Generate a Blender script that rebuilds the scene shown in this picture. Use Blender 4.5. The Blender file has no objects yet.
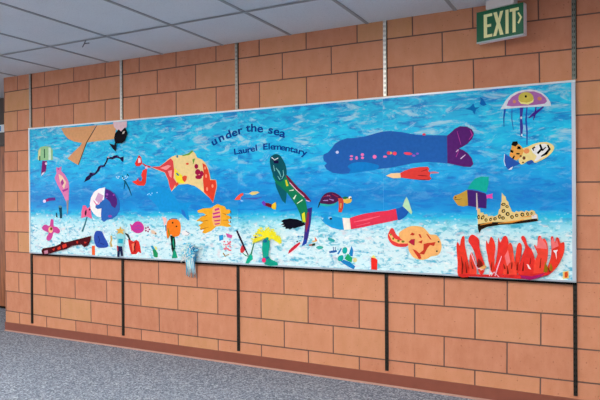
import bpy, bmesh, math, random
from mathutils import Vector, Matrix
random.seed(7)
C = bpy.context.scene.collection
# ------------------------------------------------------------------ camera
F0 = 598.3416
CAM = Vector((5.0719, -4.00498, 1.3251))
RX = Vector((0.8871551, 0.4614190, -0.0069514))
UP = Vector((0.0046564, 0.0061122, 0.9999705))
FW = Vector((-0.4614478, 0.8871613, -0.0032739))
cd = bpy.data.cameras.new('camera')
cam = bpy.data.objects.new('camera', cd); C.objects.link(cam)
cd.sensor_width = 36; cd.lens = F0/600*36; cd.clip_start = 0.05
M = Matrix((RX, UP, -FW)).transposed().to_4x4(); M.translation = CAM
cam.matrix_world = M
bpy.context.scene.camera = cam
# ------------------------------------------------------------------ world and exposure
w = bpy.data.worlds.new('world'); bpy.context.scene.world = w; w.use_nodes = True
w.node_tree.nodes['Background'].inputs[0].default_value = (0.6, 0.7, 0.85, 1)
w.node_tree.nodes['Background'].inputs[1].default_value = 0.3
vs = bpy.context.scene.view_settings
vs.view_transform = 'Standard'; vs.look = 'None'; vs.gamma = 1; vs.use_curve_mapping = False
vs.exposure = 0.0
bpy.context.scene.cycles.max_bounces = 8
LAMP = 33.0        # emission strength of the ceiling lamps
DAY = 20          # daylight through the window behind the camera


def area(name, loc, target, sx, sy, power, col):
    l = bpy.data.lights.new(name, 'AREA'); l.shape = 'RECTANGLE'; l.size = sx; l.size_y = sy
    l.energy = power; l.color = col
    o = bpy.data.objects.new(name, l); C.objects.link(o); o.location = loc
    o.rotation_euler = (Vector(target) - Vector(loc)).to_track_quat('-Z', 'Y').to_euler()
    return o


area('window_daylight', (2.2, -6.85, 1.45), (2.6, 0, 1.0), 5.0, 1.7, DAY, (1.0, 0.97, 0.94))

area('hall_daylight', (-6.8, -3.2, 1.3), (0, -2.2, 2.1), 3.0, 1.9, 120, (0.95, 0.98, 1.0))


# ------------------------------------------------------------------ helpers
def at(u, v, off=0.0):
    """point of the picture (u, v) on the plane parallel to the wall, off metres in front of it"""
    d = FW + RX*((u-300)/F0) + UP*((200-v)/F0)
    return CAM + d*((-off - CAM.y)/d.y)


def srgb(r, g, b):
    f = lambda c: (c/12.92 if c <= .04045 else ((c+.055)/1.055)**2.4)
    return (f(r/255), f(g/255), f(b/255), 1)


def newmat(name, col=(128, 128, 128), rough=.7, metal=0.0, vary=0.0, scale=30.0, emit=0):
    m = bpy.data.materials.new(name); m.use_nodes = True
    nt = m.node_tree; b = nt.nodes['Principled BSDF']
    b.inputs['Base Color'].default_value = srgb(*col)
    b.inputs['Specular IOR Level'].default_value = .5 if metal or rough < .6 else .05
    b.inputs['Roughness'].default_value = rough; b.inputs['Metallic'].default_value = metal
    if vary:
        tc = nt.nodes.new('ShaderNodeTexCoord'); n = nt.nodes.new('ShaderNodeTexNoise')
        n.inputs['Scale'].default_value = scale; n.inputs['Detail'].default_value = 4
        nt.links.new(tc.outputs['Object'], n.inputs['Vector'])
        mx = nt.nodes.new('ShaderNodeMix'); mx.data_type = 'RGBA'
        c = srgb(*col)
        mx.inputs[6].default_value = tuple(x*(1-vary) for x in c[:3])+(1,)
        mx.inputs[7].default_value = tuple(min(1, x*(1+vary)+vary*.006) for x in c[:3])+(1,)
        nt.links.new(n.outputs['Fac'], mx.inputs[0]); nt.links.new(mx.outputs[2], b.inputs['Base Color'])
    if emit:
        b.inputs['Emission Color'].default_value = srgb(*col); b.inputs['Emission Strength'].default_value = emit
    return m


_pm = {}


def paper(col, vary=.16, rough=.72):
    k = (tuple(col), vary, rough)
    if k not in _pm:
        _pm[k] = newmat('paper_%02x%02x%02x' % tuple(col), col, rough, 0, vary, 45)
    return _pm[k]


class MB:
    def __init__(s): s.bm = bmesh.new()

    def box(s, x0, x1, y0, y1, z0, z1):
        v = [s.bm.verts.new((x, y, z)) for x in (x0, x1) for y in (y0, y1) for z in (z0, z1)]
        for f in ((0, 1, 3, 2), (4, 6, 7, 5), (0, 4, 5, 1), (2, 3, 7, 6), (0, 2, 6, 4), (1, 5, 7, 3)):
            s.bm.faces.new([v[i] for i in f])
        return s

    def tube(s, pts, rads, n=8):
        pts = [Vector(p) for p in pts]; rings = []
        for i, p in enumerate(pts):
            t = (pts[min(i+1, len(pts)-1)] - pts[max(i-1, 0)]).normalized()
            a = t.orthogonal().normalized(); b = t.cross(a)
            r = rads[i] if hasattr(rads, '__len__') else rads
            rings.append([s.bm.verts.new(p + a*math.cos(2*math.pi*k/n)*r + b*math.sin(2*math.pi*k/n)*r) for k in range(n)])
        for i in range(len(rings)-1):
            for k in range(n):
                s.bm.faces.new((rings[i][k], rings[i][(k+1) % n], rings[i+1][(k+1) % n], rings[i+1][k]))
        s.bm.faces.new(rings[0][::-1]); s.bm.faces.new(rings[-1]); return s

    def prism(s, front, back):
        """front and back: equal lists of points"""
        a = [s.bm.verts.new(p) for p in front]; b = [s.bm.verts.new(p) for p in back]; n = len(a)
        fa = s.bm.faces.new(a); fb = s.bm.faces.new(b[::-1]); fa.normal_update(); fb.normal_update()
        for i in range(n):
            s.bm.faces.new((a[i], b[i], b[(i+1) % n], a[(i+1) % n]))
        bmesh.ops.triangulate(s.bm, faces=[fa, fb], ngon_method='EAR_CLIP'); return s

    def build(s, name, mat, parent=None, smooth=False, bevel=0):
        bmesh.ops.recalc_face_normals(s.bm, faces=s.bm.faces)
        me = bpy.data.meshes.new(name); s.bm.to_mesh(me); s.bm.free()
        me.materials.append(mat)
        if smooth:
            for p in me.polygons: p.use_smooth = True
        o = bpy.data.objects.new(name, me); C.objects.link(o)
        if parent:
            o.parent = parent; o.matrix_parent_inverse = parent.matrix_world.inverted() if parent.type != 'EMPTY' else Matrix.Translation(-parent.location)
        if bevel:
            b = o.modifiers.new('bevel', 'BEVEL'); b.width = bevel; b.segments = 2; b.limit_method = 'ANGLE'
        return o


def tag(o, label=None, cat=None, group=None, kind=None):
    if label: o['label'] = label
    if cat: o['category'] = cat
    if group: o['group'] = group
    if kind: o['kind'] = kind
    return o


def thing(name, loc, label, cat, group=None):
    o = bpy.data.objects.new(name, None); C.objects.link(o); o.location = loc; o.empty_display_size = .05
    return tag(o, label, cat, group)


def nodes(m):
    nt = m.node_tree
    return nt, nt.nodes['Principled BSDF'], nt.nodes.new, nt.links.new


def mathn(nt, op, a, b=None, c=None, clamp=False):
    n = nt.nodes.new('ShaderNodeMath'); n.operation = op; n.use_clamp = clamp
    for i, x in enumerate((a, b, c)):
        if x is None: continue
        if isinstance(x, (int, float)): n.inputs[i].default_value = x
        else: nt.links.new(x, n.inputs[i])
    return n.outputs[0]


def mixc(nt, fac, a, b):
    n = nt.nodes.new('ShaderNodeMix'); n.data_type = 'RGBA'
    for i, x in ((0, fac), (6, a), (7, b)):
        if isinstance(x, (int, float, tuple)): n.inputs[i].default_value = x
        else: nt.links.new(x, n.inputs[i])
    return n.outputs[2]


def ramp(nt, fac, stops, interp='LINEAR'):
    n = nt.nodes.new('ShaderNodeValToRGB'); n.color_ramp.interpolation = interp
    e = n.color_ramp.elements
    while len(e) > 1: e.remove(e[0])
    e[0].position = stops[0][0]; e[0].color = stops[0][1]
    for p, c in stops[1:]:
        x = e.new(p); x.color = c
    nt.links.new(fac, n.inputs[0]); return n.outputs[0]


def noise(nt, vec, scale, detail=3, rough=.5, dist=0):
    n = nt.nodes.new('ShaderNodeTexNoise'); n.inputs['Scale'].default_value = scale
    n.inputs['Detail'].default_value = detail; n.inputs['Roughness'].default_value = rough
    n.inputs['Distortion'].default_value = dist
    nt.links.new(vec, n.inputs['Vector']); return n.outputs['Fac']


def mapping(nt, vec, scale=(1, 1, 1), loc=(0, 0, 0)):
    n = nt.nodes.new('ShaderNodeMapping'); n.inputs['Scale'].default_value = scale; n.inputs['Location'].default_value = loc
    nt.links.new(vec, n.inputs['Vector']); return n.outputs[0]


FZ = 0.19           # floor lies this far below the lowest full joint of the wall
H = 2.375 + FZ      # ceiling height
# ------------------------------------------------------------------ block wall
def block_material(name, uv=True):
    m = newmat(name, rough=.82); nt, b, new, link = nodes(m)
    tc = new('ShaderNodeTexCoord')
    vec = tc.outputs['UV'] if uv else tc.outputs['Object']
    vm = mapping(nt, vec, (1, 1, 1), (0.2032 + .4064*40, .2032*40, 0))
    br = new('ShaderNodeTexBrick'); link(vm, br.inputs['Vector'])
    br.offset = .5; br.offset_frequency = 2; br.squash = 1
    for k, v in (('Scale', 1), ('Mortar Size', .0048), ('Mortar Smooth', .25), ('Bias', 0), ('Brick Width', .4064), ('Row Height', .2032)):
        br.inputs[k].default_value = v
    br.inputs['Color1'].default_value = (0, 0, 0, 1); br.inputs['Color2'].default_value = (1, 1, 1, 1)
    br.inputs['Mortar'].default_value = (.5, .5, .5, 1)
    tint = ramp(nt, br.outputs['Color'], [(0, srgb(196, 130, 102)), (.3, srgb(204, 138, 107)), (.6, srgb(209, 144, 111)), (.88, srgb(209, 148, 111)), (1, srgb(204, 154, 109))])
    fine = noise(nt, vec, 160, 5, .7)
    blot = noise(nt, mapping(nt, vec, (1, .5, 1)), 14, 3, .6)
    c = mixc(nt, mathn(nt, 'MULTIPLY', fine, .4), tint, srgb(160, 98, 74))
    c = mixc(nt, mathn(nt, 'MULTIPLY_ADD', blot, .9, -.27, clamp=True), c, srgb(220, 160, 134))
    pits = ramp(nt, noise(nt, vec, 70, 2, .5), [(0, (1, 1, 1, 1)), (.27, (1, 1, 1, 1)), (.31, (0, 0, 0, 1))])
    c = mixc(nt, mathn(nt, 'MULTIPLY', pits, .5), c, srgb(110, 60, 44))
    c = mixc(nt, br.outputs['Fac'], c, srgb(112, 88, 82))
    link(c, b.inputs['Base Color'])
    hgt = mathn(nt, 'SUBTRACT', mathn(nt, 'MULTIPLY', fine, .12), br.outputs['Fac'])
    hgt = mathn(nt, 'SUBTRACT', hgt, mathn(nt, 'MULTIPLY', pits, .2))
    bp = new('ShaderNodeBump'); bp.inputs['Distance'].default_value = .006; bp.inputs['Strength'].default_value = .9
    link(hgt, bp.inputs['Height']); link(bp.outputs[0], b.inputs['Normal'])
    return m


CX = [0.006069, -0.014647, 0.000521, -0.001853, -0.000377, -0.001253, 0.002387, -1.6e-05, 0.003223, -5e-06]
CZ = [-0.000729, 0.000256, -0.013621, -4.9e-05, -0.000684, -0.000453, -1e-06, 0.002409, -1.6e-05, 0.003163]


def laid(X, Z):
    """lens curvature put into the joints: where the point (X, Z) lies in the ideal bond"""
    x = min(max(X, -.5), 5.3)-2.4; z = min(max(Z, -.3), 2.4)-1.1
    t = (1, x, z, x*x, x*z, z*z, x**3, x*x*z, x*z*z, z**3)
    return X+sum(a*b for a, b in zip(CX, t)), Z+sum(a*b for a, b in zip(CZ, t))


WX0, WX1 = -0.388, 9.0
bm = bmesh.new(); uvl = bm.loops.layers.uv.new('uv')
nx, nz = 70, 24
grid = [[bm.verts.new((WX0+(WX1-WX0)*i/nx, 0, H*j/nz)) for j in range(nz+1)] for i in range(nx+1)]
for i in range(nx):
    for j in range(nz):
        f = bm.faces.new((grid[i][j], grid[i+1][j], grid[i+1][j+1], grid[i][j+1]))
        for l in f.loops:
            l[uvl].uv = laid(l.vert.co.x, l.vert.co.z-FZ)
# the return of the wall at its open end, 0.78 m deep
R0 = [bm.verts.new((WX0, y, z)) for y, z in ((0, 0), (.78, 0), (.78, H), (0, H))]
f = bm.faces.new(R0[::-1])
for l in f.loops: l[uvl].uv = (WX0 - l.vert.co.y, l.vert.co.z-FZ)
me = bpy.data.meshes.new('wall_main'); bm.to_mesh(me); bm.free()
wallm = block_material('block_masonry'); me.materials.append(wallm)
wall = bpy.data.objects.new('wall_main', me); C.objects.link(wall); tag(wall, kind='structure')

plaster = newmat('cream_plaster', (170, 160, 148), .9, 0, .05, 8)
# other walls of the room, behind and beside the camera
tag(MB().box(-7, 9, -7.1, -7.0, 0, H).build('wall_back', plaster), kind='structure')
tag(MB().box(9.0, 9.1, -7.0, .0, 0, H).build('wall_right', plaster), kind='structure')
tag(MB().box(-7.1, -7.0, -7.0, 3, 0, H).build('wall_left', plaster), kind='structure')

# ------------------------------------------------------------------ floor
m = newmat('grey_carpet', rough=.97); nt, b, new, link = nodes(m)
vec = new('ShaderNodeTexCoord').outputs['Object']
vo = new('ShaderNodeTexVoronoi'); vo.inputs['Scale'].default_value = 105; link(vec, vo.inputs['Vector'])
sv = new('ShaderNodeSeparateColor'); link(vo.outputs['Color'], sv.inputs[0])
n1 = mathn(nt, 'ADD', mathn(nt, 'MULTIPLY', sv.outputs[0], .6), mathn(nt, 'MULTIPLY', noise(nt, vec, 40, 3, .7), .4))
n2 = noise(nt, vec, 45, 3, .6); n3 = noise(nt, vec, 2.0, 2)
c = ramp(nt, n1, [(.2, srgb(72, 82, 97)), (.4, srgb(108, 118, 133)), (.6, srgb(130, 140, 156)), (.82, srgb(186, 197, 210))])
c = mixc(nt, mathn(nt, 'MULTIPLY_ADD', n2, 1.6, -.62, clamp=True), c, srgb(112, 118, 136))
c = mixc(nt, mathn(nt, 'MULTIPLY', n3, .18), c, srgb(150, 152, 160))
link(c, b.inputs['Base Color'])
bp = new('ShaderNodeBump'); bp.inputs['Distance'].default_value = .006; bp.inputs['Strength'].default_value = .6
link(n1, bp.inputs['Height']); link(bp.outputs[0], b.inputs['Normal'])
tag(MB().box(-7, 9, -7, 3, -.1, 0).build('floor', m), kind='structure')

# ------------------------------------------------------------------ ceiling and its grid
m = newmat('ceiling_tile', rough=.95); nt, b, new, link = nodes(m)
vec = new('ShaderNodeTexCoord').outputs['Object']
fis = ramp(nt, noise(nt, mapping(nt, vec, (1, 1.6, 1)), 130, 4, .7), [(0, (1, 1, 1, 1)), (.36, (1, 1, 1, 1)), (.44, (0, 0, 0, 1))])
c = mixc(nt, noise(nt, vec, 3, 2), srgb(210, 216, 224), srgb(221, 226, 233))
c = mixc(nt, mathn(nt, 'MULTIPLY', fis, .28), c, srgb(120, 122, 134))
link(c, b.inputs['Base Color'])
tag(MB().box(-7, 9, -7, 3, H, H+.1).build('ceiling', m), kind='structure')
tee = newmat('painted_tee', (160, 163, 168), .6)
GX0, GXP = -.19, .6215
GY = [-.648 - 1.22*k for k in range(6)]
tb = MB()
gx = [GX0 + GXP*k for k in range(-10, 15)]
for x in gx:
    if x < 8.9: tb.box(x-.012, x+.012, -6.99, -.001, H-.005, H-.0005)
tag(tb.build('trim_1', tee), kind='structure')
tb = MB()
for y in GY:
    if y > -6.9: tb.box(-6.99, 8.99, y-.012, y+.012, H-.0065, H-.0055)
tag(tb.build('trim_2', tee), kind='structure')

# ------------------------------------------------------------------ baseboard
vinyl = newmat('brown_vinyl', (134, 72, 56), .55, 0, .12, 20)
tag(MB().box(WX0-.004, 8.99, -.009, -.0004, .012, .09).build('baseboard_main', vinyl, bevel=.002), kind='structure')
lip = newmat('pale_base_lip', (196, 158, 146), .7)
tag(MB().box(WX0-.004, 8.99, -.014, -.0004, .0002, .0115).build('trim_3', lip), kind='structure')

# ------------------------------------------------------------------ the recess at the left end: wooden door
wood = newmat('brown_wood', rough=.5); nt, b, new, link = nodes(wood)
vec = new('ShaderNodeTexCoord').outputs['Object']
g = noise(nt, mapping(nt, vec, (14, 14, 1.2)), 3, 5, .6, .6)
link(ramp(nt, g, [(.3, srgb(112, 58, 26)), (.5, srgb(152, 84, 42)), (.7, srgb(176, 104, 56))]), b.inputs['Base Color'])
dwood = newmat('dark_brown_wood', (58, 34, 22), .5, 0, .2, 12)
black = newmat('black_paint', (16, 15, 15), .6)
tag(MB().box(-7, WX0-.0005, .78, .88, 2.02, H).build('wall_recess', dwood), kind='structure')
tag(MB().box(-7, -2.3, .78, .88, 0, 2.02).build('wall_recess_side', plaster), kind='structure')
d = bpy.data.objects.new('door_1', None); C.objects.link(d); d.location = (-1.4, .8, 0); tag(d, kind='structure')
MB().box(-2.24, WX0-.06, .80, .84, .03, 1.98).build('door_leaf', wood, d)
f = MB(); f.box(-2.3, -2.245, .77, .86, 0, 2.02); f.box(WX0-.055, WX0-.001, .77, .86, 0, 2.02); f.box(-2.245, WX0-.055, .77, .86, 1.985, 2.019)
f.build('door_frame', dwood, d)
MB().box(-2.24, WX0-.06, .81, .84, .0, .028).build('threshold', black, d)
# white and blue notice high on the door frame
s = thing('notice_plate', (-1.48, .765, 2.2), 'small white and blue notice high on the dark wood beyond the wall end', 'sign')
a0, a1 = at(-6, 133, -.765), at(4.2, 124.5, -.765)
MB().box(a0.x, a1.x, .762, .7695, a0.z, a1.z).build('plate', newmat('notice_white', (225, 232, 240), .4), s)
MB().box(a0.x+.005, a0.x+(a1.x-a0.x)*.72, .7605, .7617, a0.z+.015, a1.z-.012).build('blue_panel', newmat('notice_blue', (70, 150, 215), .4), s)
MB().box(a1.x+.004, a1.x+.03, .764, .7695, a0.z-.01, a1.z+.01).build('dark_edge', black, s)

# ------------------------------------------------------------------ ceiling lamps (flat fluorescent troffers)
lens = newmat('lamp_lens', (255, 250, 240), .4, emit=LAMP)
white_metal = newmat('white_enamel', (225, 225, 222), .4)


def lamp(x, y, label):
    t = thing('ceiling_light', (x, y, H-.012), label, 'ceiling light', 'fluorescent lights across the room')
    f = MB()
    for a in ((x-.298, x-.27, y-.598, y+.598), (x+.27, x+.298, y-.598, y+.598), (x-.27, x+.27, y-.598, y-.57), (x-.27, x+.27, y+.57, y+.598)):
        f.box(*a, H-.02, H-.0075)
    f.build('frame', white_metal, t)
    MB().box(x-.269, x+.269, y-.569, y+.569, H-.015, H-.0078).build('lens', lens, t)


for x, y in ((GX0+.311+GXP*1, GY[1]-.61), (GX0+.311+GXP*5, GY[1]-.61), (GX0+.311-GXP*3, GY[1]-.61), (GX0+.311+GXP*9, GY[1]-.61),
             (GX0+.311+GXP*1, GY[3]-.61), (GX0+.311+GXP*5, GY[3]-.61), (GX0+.311+GXP*9, GY[3]-.61)):
    lamp(x, y, 'white rectangular fluorescent light set in the tiled ceiling')

# ------------------------------------------------------------------ slotted shelf standards
bright = newmat('satin_aluminium', (226, 226, 220), .38, .55)
midm = newmat('aluminium_dim_reflection', (176, 172, 164), .45, .5); greym = newmat('aluminium_dark_reflection', (112, 118, 112), .45, .5)  # dimmer copies of the aluminium, weaker reflections put into the colour
dark = newmat('dark_rail_metal', (34, 30, 26), .5, .3)  # darker metal colour for the lower rails
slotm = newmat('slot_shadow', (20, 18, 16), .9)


def channel(x, z0, z1, wd=.0225, dp=.011, pitch=.032):
    mb = MB(); y0 = -.0105; n = int((z1-z0)/pitch); p = (z1-z0)/n
    # face with two columns of slots
    for j in range(n):
        a = z0+p*j; b_ = a+p
        mb.box(x-wd/2, x+wd/2, y0-.0015, y0, a, a+p*.5)
        for q0, q1 in ((-wd/2, -wd/2+.005), (-.003, .003), (wd/2-.005, wd/2)):
            mb.box(x+q0, x+q1, y0-.0015, y0, a+p*.5, b_)
    for q0 in (-wd/2, wd/2-.0015):
        mb.box(x+q0, x+q0+.0015, y0, -.0006, z0, z1)
    return mb


def mid(u0, u1, v0, v1): return (at(u0, v0, .03)+at(u1, v1, .03))/2
ZT, ZB = (mid(28.2, 575.6, 128.4, 80.3).z + .003), (mid(29.4, 576.4, 253.0, 282.2).z - .003)
words_ = ['leftmost of five, at the open wall end', 'second from the left, above the black paper fish', 'above the lettering, next left of the long blue whale',
          'above the long blue paper whale', 'rightmost of five, at the right end of the mural']
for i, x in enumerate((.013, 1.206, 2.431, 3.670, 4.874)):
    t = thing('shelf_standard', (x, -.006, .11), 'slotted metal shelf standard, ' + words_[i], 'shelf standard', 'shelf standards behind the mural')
    a = channel(x, ZT+.0065, H-.001).build('upper_rail', (midm, bright, midm, bright, greym)[i], t); a['label'] = 'bright upper rail of the standard'
    l = channel(x, .11, ZB-.0065).build('lower_strip', dark, t); l['label'] = 'dark lower rail of the standard'
    MB().box(x-.0095, x+.0095, -.004, -.0006, .112, ZB-.016).build('shade_strip', slotm, t)  # dark strip put in as the shade inside the slots
    MB().box(x-.0115, x+.0165, -.004, -.0006, ZT+.01, H-.002).build('shade_strip', slotm, t)  # wider on the right, painted shade for the side of the rail

# ------------------------------------------------------------------ mural board
X0, X1 = mid(28.0, 29.4, 128, 253).x, mid(575.2, 576.6, 80, 282).x
BD = .022           # front of the printed panel
def mural_material(name, off):
    m = newmat(name, rough=.42); m.node_tree.nodes['Principled BSDF'].inputs['Specular IOR Level'].default_value = .2; nt, b, new, link = nodes(m)
    vec0 = new('ShaderNodeTexCoord').outputs['Object']
    vec = mapping(nt, vec0, (1, 1, 1), (off*3.7, 0, off*.0))
    sx = new('ShaderNodeSeparateXYZ'); link(vec0, sx.inputs[0])
    t = mathn(nt, 'DIVIDE', mathn(nt, 'SUBTRACT', sx.outputs['Z'], ZB), ZT-ZB)       # 0 bottom, 1 top
    w_ = noise(nt, mapping(nt, vec, (1.1, 1, 4)), 1.4, 3)
    tj = mathn(nt, 'ADD', t, mathn(nt, 'MULTIPLY_ADD', w_, .07, -.035))
    base = ramp(nt, tj, [(0, srgb(206, 236, 244)), (.2, srgb(212, 236, 244)), (.27, srgb(160, 224, 240)), (.315, srgb(30, 190, 230)), (.36, srgb(0, 148, 220)),
                         (.43, srgb(0, 124, 206)), (.52, srgb(0, 148, 222)), (.66, srgb(0, 176, 234)), (.82, srgb(0, 184, 234)), (1, srgb(0, 166, 220))])
    # streaks in the water
    s1 = noise(nt, mapping(nt, vec, (1, 1, 4.2)), 5.5, 4, .6, .8)
    s2 = noise(nt, mapping(nt, vec, (1, 1, 3.0), (7, 0, 3)), 5.2, 6, .74, .7)
    s3 = noise(nt, mapping(nt, vec, (1, 1, 2.6), (3, 0, 9)), 9, 5, .7, .6)
    upm = ramp(nt, t, [(.33, (0, 0, 0, 1)), (.6, (.45, .45, .45, 1)), (.75, (1, 1, 1, 1))])
    water = mixc(nt, ramp(nt, s1, [(.38, (0.85, .85, .85, 1)), (.5, (0, 0, 0, 1))]), base, srgb(0, 120, 208))
    water = mixc(nt, mathn(nt, 'MULTIPLY', ramp(nt, s3, [(.46, (0, 0, 0, 1)), (.62, (.9, .9, .9, 1))]), upm), water, srgb(20, 204, 240))
    water = mixc(nt, mathn(nt, 'MULTIPLY', ramp(nt, s2, [(.52, (0, 0, 0, 1)), (.64, (.85, .85, .85, 1))]), upm), water, srgb(168, 212, 232))
    # rippled sand
    r1 = noise(nt, mapping(nt, vec, (1, 1, 2.2)), 20, 4, .65, .5)
    r2 = noise(nt, mapping(nt, vec, (1, 1, 1.9), (5, 0, 5)), 10, 4, .65, .4)
    r3 = noise(nt, mapping(nt, vec, (1, 1, 1.8), (1, 0, 8)), 26, 3, .6)
    sand = mixc(nt, ramp(nt, r1, [(.52, (0, 0, 0, 1)), (.64, (.9, .9, .9, 1))]), base, srgb(84, 190, 214))
    sand = mixc(nt, ramp(nt, r2, [(.56, (0, 0, 0, 1)), (.67, (.85, .85, .85, 1))]), sand, srgb(40, 170, 208))
    sand = mixc(nt, ramp(nt, r3, [(.3, (.75, .75, .75, 1)), (.44, (0, 0, 0, 1))]), sand, srgb(246, 246, 248))
    sand = mixc(nt, ramp(nt, noise(nt, mapping(nt, vec, (1, 1, 2), (2, 0, 2)), 14, 3), [(.6, (0, 0, 0, 1)), (.72, (.5, .5, .5, 1))]), sand, srgb(224, 200, 214))
    sel = ramp(nt, tj, [(.28, (0, 0, 0, 1)), (.35, (1, 1, 1, 1))])
    link(mixc(nt, sel, sand, water), b.inputs['Base Color'])
    return m


mural = thing('mural_board', (2.42, -.01, ZB), 'long framed underwater mural board mounted on the block wall', 'mural')
for k in range(4):
    a = X0+.012+(X1-X0-.024)*k/4; b_ = X0+.012+(X1-X0-.024)*(k+1)/4
    MB().box(a+(.0006 if k else 0), b_-(.0006 if k < 3 else 0), -BD, -.013, ZB+.008, ZT-.008).build('panel', mural_material('printed_sea_%d' % k, k), mural)
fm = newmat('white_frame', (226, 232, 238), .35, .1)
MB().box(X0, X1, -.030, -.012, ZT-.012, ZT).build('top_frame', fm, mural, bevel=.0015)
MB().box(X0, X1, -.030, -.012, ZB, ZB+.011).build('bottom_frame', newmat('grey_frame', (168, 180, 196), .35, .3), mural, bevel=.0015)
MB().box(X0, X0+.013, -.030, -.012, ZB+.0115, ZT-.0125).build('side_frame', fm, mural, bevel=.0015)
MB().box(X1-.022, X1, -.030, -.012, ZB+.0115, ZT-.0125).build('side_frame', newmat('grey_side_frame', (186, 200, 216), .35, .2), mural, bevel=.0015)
MB().box(X0+.03, X1-.004, -.0118, -.0006, ZB+.004, ZT-.004).build('backing', black, mural)
MB().box(X0+.03, X1-.002, -.022, -.0125, ZB-.015, ZB-.0004).build('lower_strip', black, mural)  # black strip added as the shadow under the board

# lettering printed on the board
ink = newmat('blue_ink', (4, 60, 146), .7)


def lettering(name, chars, size, sxs, parent):
    """chars: (character, u, v, tilt in degrees) - thin printed letters lying on the panel, one mesh each"""
    line = bpy.data.objects.new(name, None); C.objects.link(line); line.location = at(chars[len(chars)//2][1], chars[len(chars)//2][2], BD)
    for ch, u, v, tilt in chars:
        cu = bpy.data.curves.new('letter', 'FONT'); cu.body = ch; cu.size = size; cu.align_x = 'CENTER'; cu.extrude = .0003
        cu.offset = size*.024; cu.resolution_u = 3
        o = bpy.data.objects.new('letter_source', cu); C.objects.link(o)
        p = at(u, v, BD+.0006)
        mw = Matrix.Translation(p - line.location) @ Matrix.Rotation(math.radians(90), 4, 'X') @ Matrix.Rotation(math.radians(tilt), 4, 'Z') @ Matrix.Diagonal((sxs, 1, 1, 1))
        bpy.context.view_layer.update(); deps = bpy.context.evaluated_depsgraph_get()
        me_ = bpy.data.meshes.new_from_object(o.evaluated_get(deps)); me_.transform(mw)
        bpy.data.objects.remove(o); bpy.data.curves.remove(cu)
        me_.name = 'letter'; me_.materials.clear(); me_.materials.append(ink)
        lo = bpy.data.objects.new('letter', me_); C.objects.link(lo); lo.parent = line
    line.parent = parent; line.location = line.location - parent.location


lettering('title_lettering', [('u', 215.5, 144.5, 30), ('n', 222.3, 140.7, 26), ('d', 229.3, 138, 20), ('e', 235.2, 135.9, 16), ('r', 240.5, 133.8, 12),
                              ('t', 248.4, 131.6, 4), ('h', 253.8, 131.5, 0), ('e', 260, 132.2, -4), ('s', 270.3, 133.6, -8), ('e', 276, 135, -12), ('a', 281.8, 137, -16)],
          .088, 1.35, mural)
lettering('school_lettering', [('L', 236.3, 154.3, 8), ('a', 240.8, 153.7, 8), ('u', 245.1, 152.9, 8), ('r', 249.2, 152.2, 9), ('e', 253, 151.5, 8), ('l', 256.6, 150.6, 6),
                               ('E', 265.3, 149.5, 2), ('l', 269.2, 149.3, 0), ('e', 272.6, 149.3, -2), ('m', 277.6, 149.6, -3), ('e', 282.9, 150.3, -5), ('n', 287.5, 151.1, -7),
                               ('t', 291.5, 151.9, -9), ('a', 295.6, 152.9, -12), ('r', 299.8, 154.2, -14), ('y', 303.8, 155.4, -16)],
          .066, 1.4, mural)


# ------------------------------------------------------------------ paper cutouts glued on the mural
TH = .0012


def smooth_loop(pts, k=3):
    """closed Catmull-Rom through the points"""
    n = len(pts); out = []
    for i in range(n):
        p0, p1, p2, p3 = pts[i-1], pts[i], pts[(i+1) % n], pts[(i+2) % n]
        for j in range(k):
            t = j/k; t2 = t*t; t3 = t2*t
            out.append(tuple(.5*((2*b)+(-a+c)*t+(2*a-5*b+4*c-d_)*t2+(-a+3*b-3*c+d_)*t3) for a, b, c, d_ in zip(p0, p1, p2, p3)))
    return out


def sheet(mb, pts, lv, sm=False, th=TH):
    if sm: pts = smooth_loop(pts)
    off = BD + .0004 + lv*.0016
    fr = [at(u, v, off+th) for u, v in pts]
    bk = [Vector((p.x, -off, p.z)) for p in fr]
    mb.prism(fr, bk)


def ell(cx, cy, rx, ry, n=16, rot=0):
    r = math.radians(rot); out = []
    for k in range(n):
        a = 2*math.pi*k/n; x, y = math.cos(a)*rx, math.sin(a)*ry
        out.append((cx+x*math.cos(r)-y*math.sin(r), cy+x*math.sin(r)+y*math.cos(r)))
    return out


def cut(name, label, cat, parts, group=None, lv=0):
    """parts: (part name, colour, [outlines], level, smooth[, kind])"""
    allp = [p for pt in parts for o in pt[2] for p in o]
    cu, cv = sum(p[0] for p in allp)/len(allp), max(p[1] for p in allp)
    if len(parts) == 1:
        mb = MB()
        for o in parts[0][2]: sheet(mb, o, lv+parts[0][3], parts[0][4])
        return tag(mb.build(name, paper(parts[0][1])), label, cat, group)
    t = thing(name, at(cu, cv, BD), label, cat, group)
    for pt in parts:
        if pt[0] == 'frill':
            mb = MB()
            for q, o in enumerate(pt[2]): sheet(mb, o, lv+pt[3]+q*.035, pt[4])
            mb.build(pt[0], paper(pt[1]), t)
            continue
        for o in pt[2]:
            mb = MB(); sheet(mb, o, lv+pt[3], pt[4]); mb.build(pt[0], paper(pt[1]), t)
    return t


def seg(pts, wds):
    """outline of a stroke through the points with the given full widths"""
    l, r = [], []
    for i, p in enumerate(pts):
        a = pts[max(i-1, 0)]; b = pts[min(i+1, len(pts)-1)]
        dx, dy = b[0]-a[0], b[1]-a[1]; n = math.hypot(dx, dy) or 1
        w_ = (wds[i] if hasattr(wds, '__len__') else wds)/2
        l.append((p[0]-dy/n*w_, p[1]+dx/n*w_)); r.append((p[0]+dy/n*w_, p[1]-dx/n*w_))
    return l + r[::-1]


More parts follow.
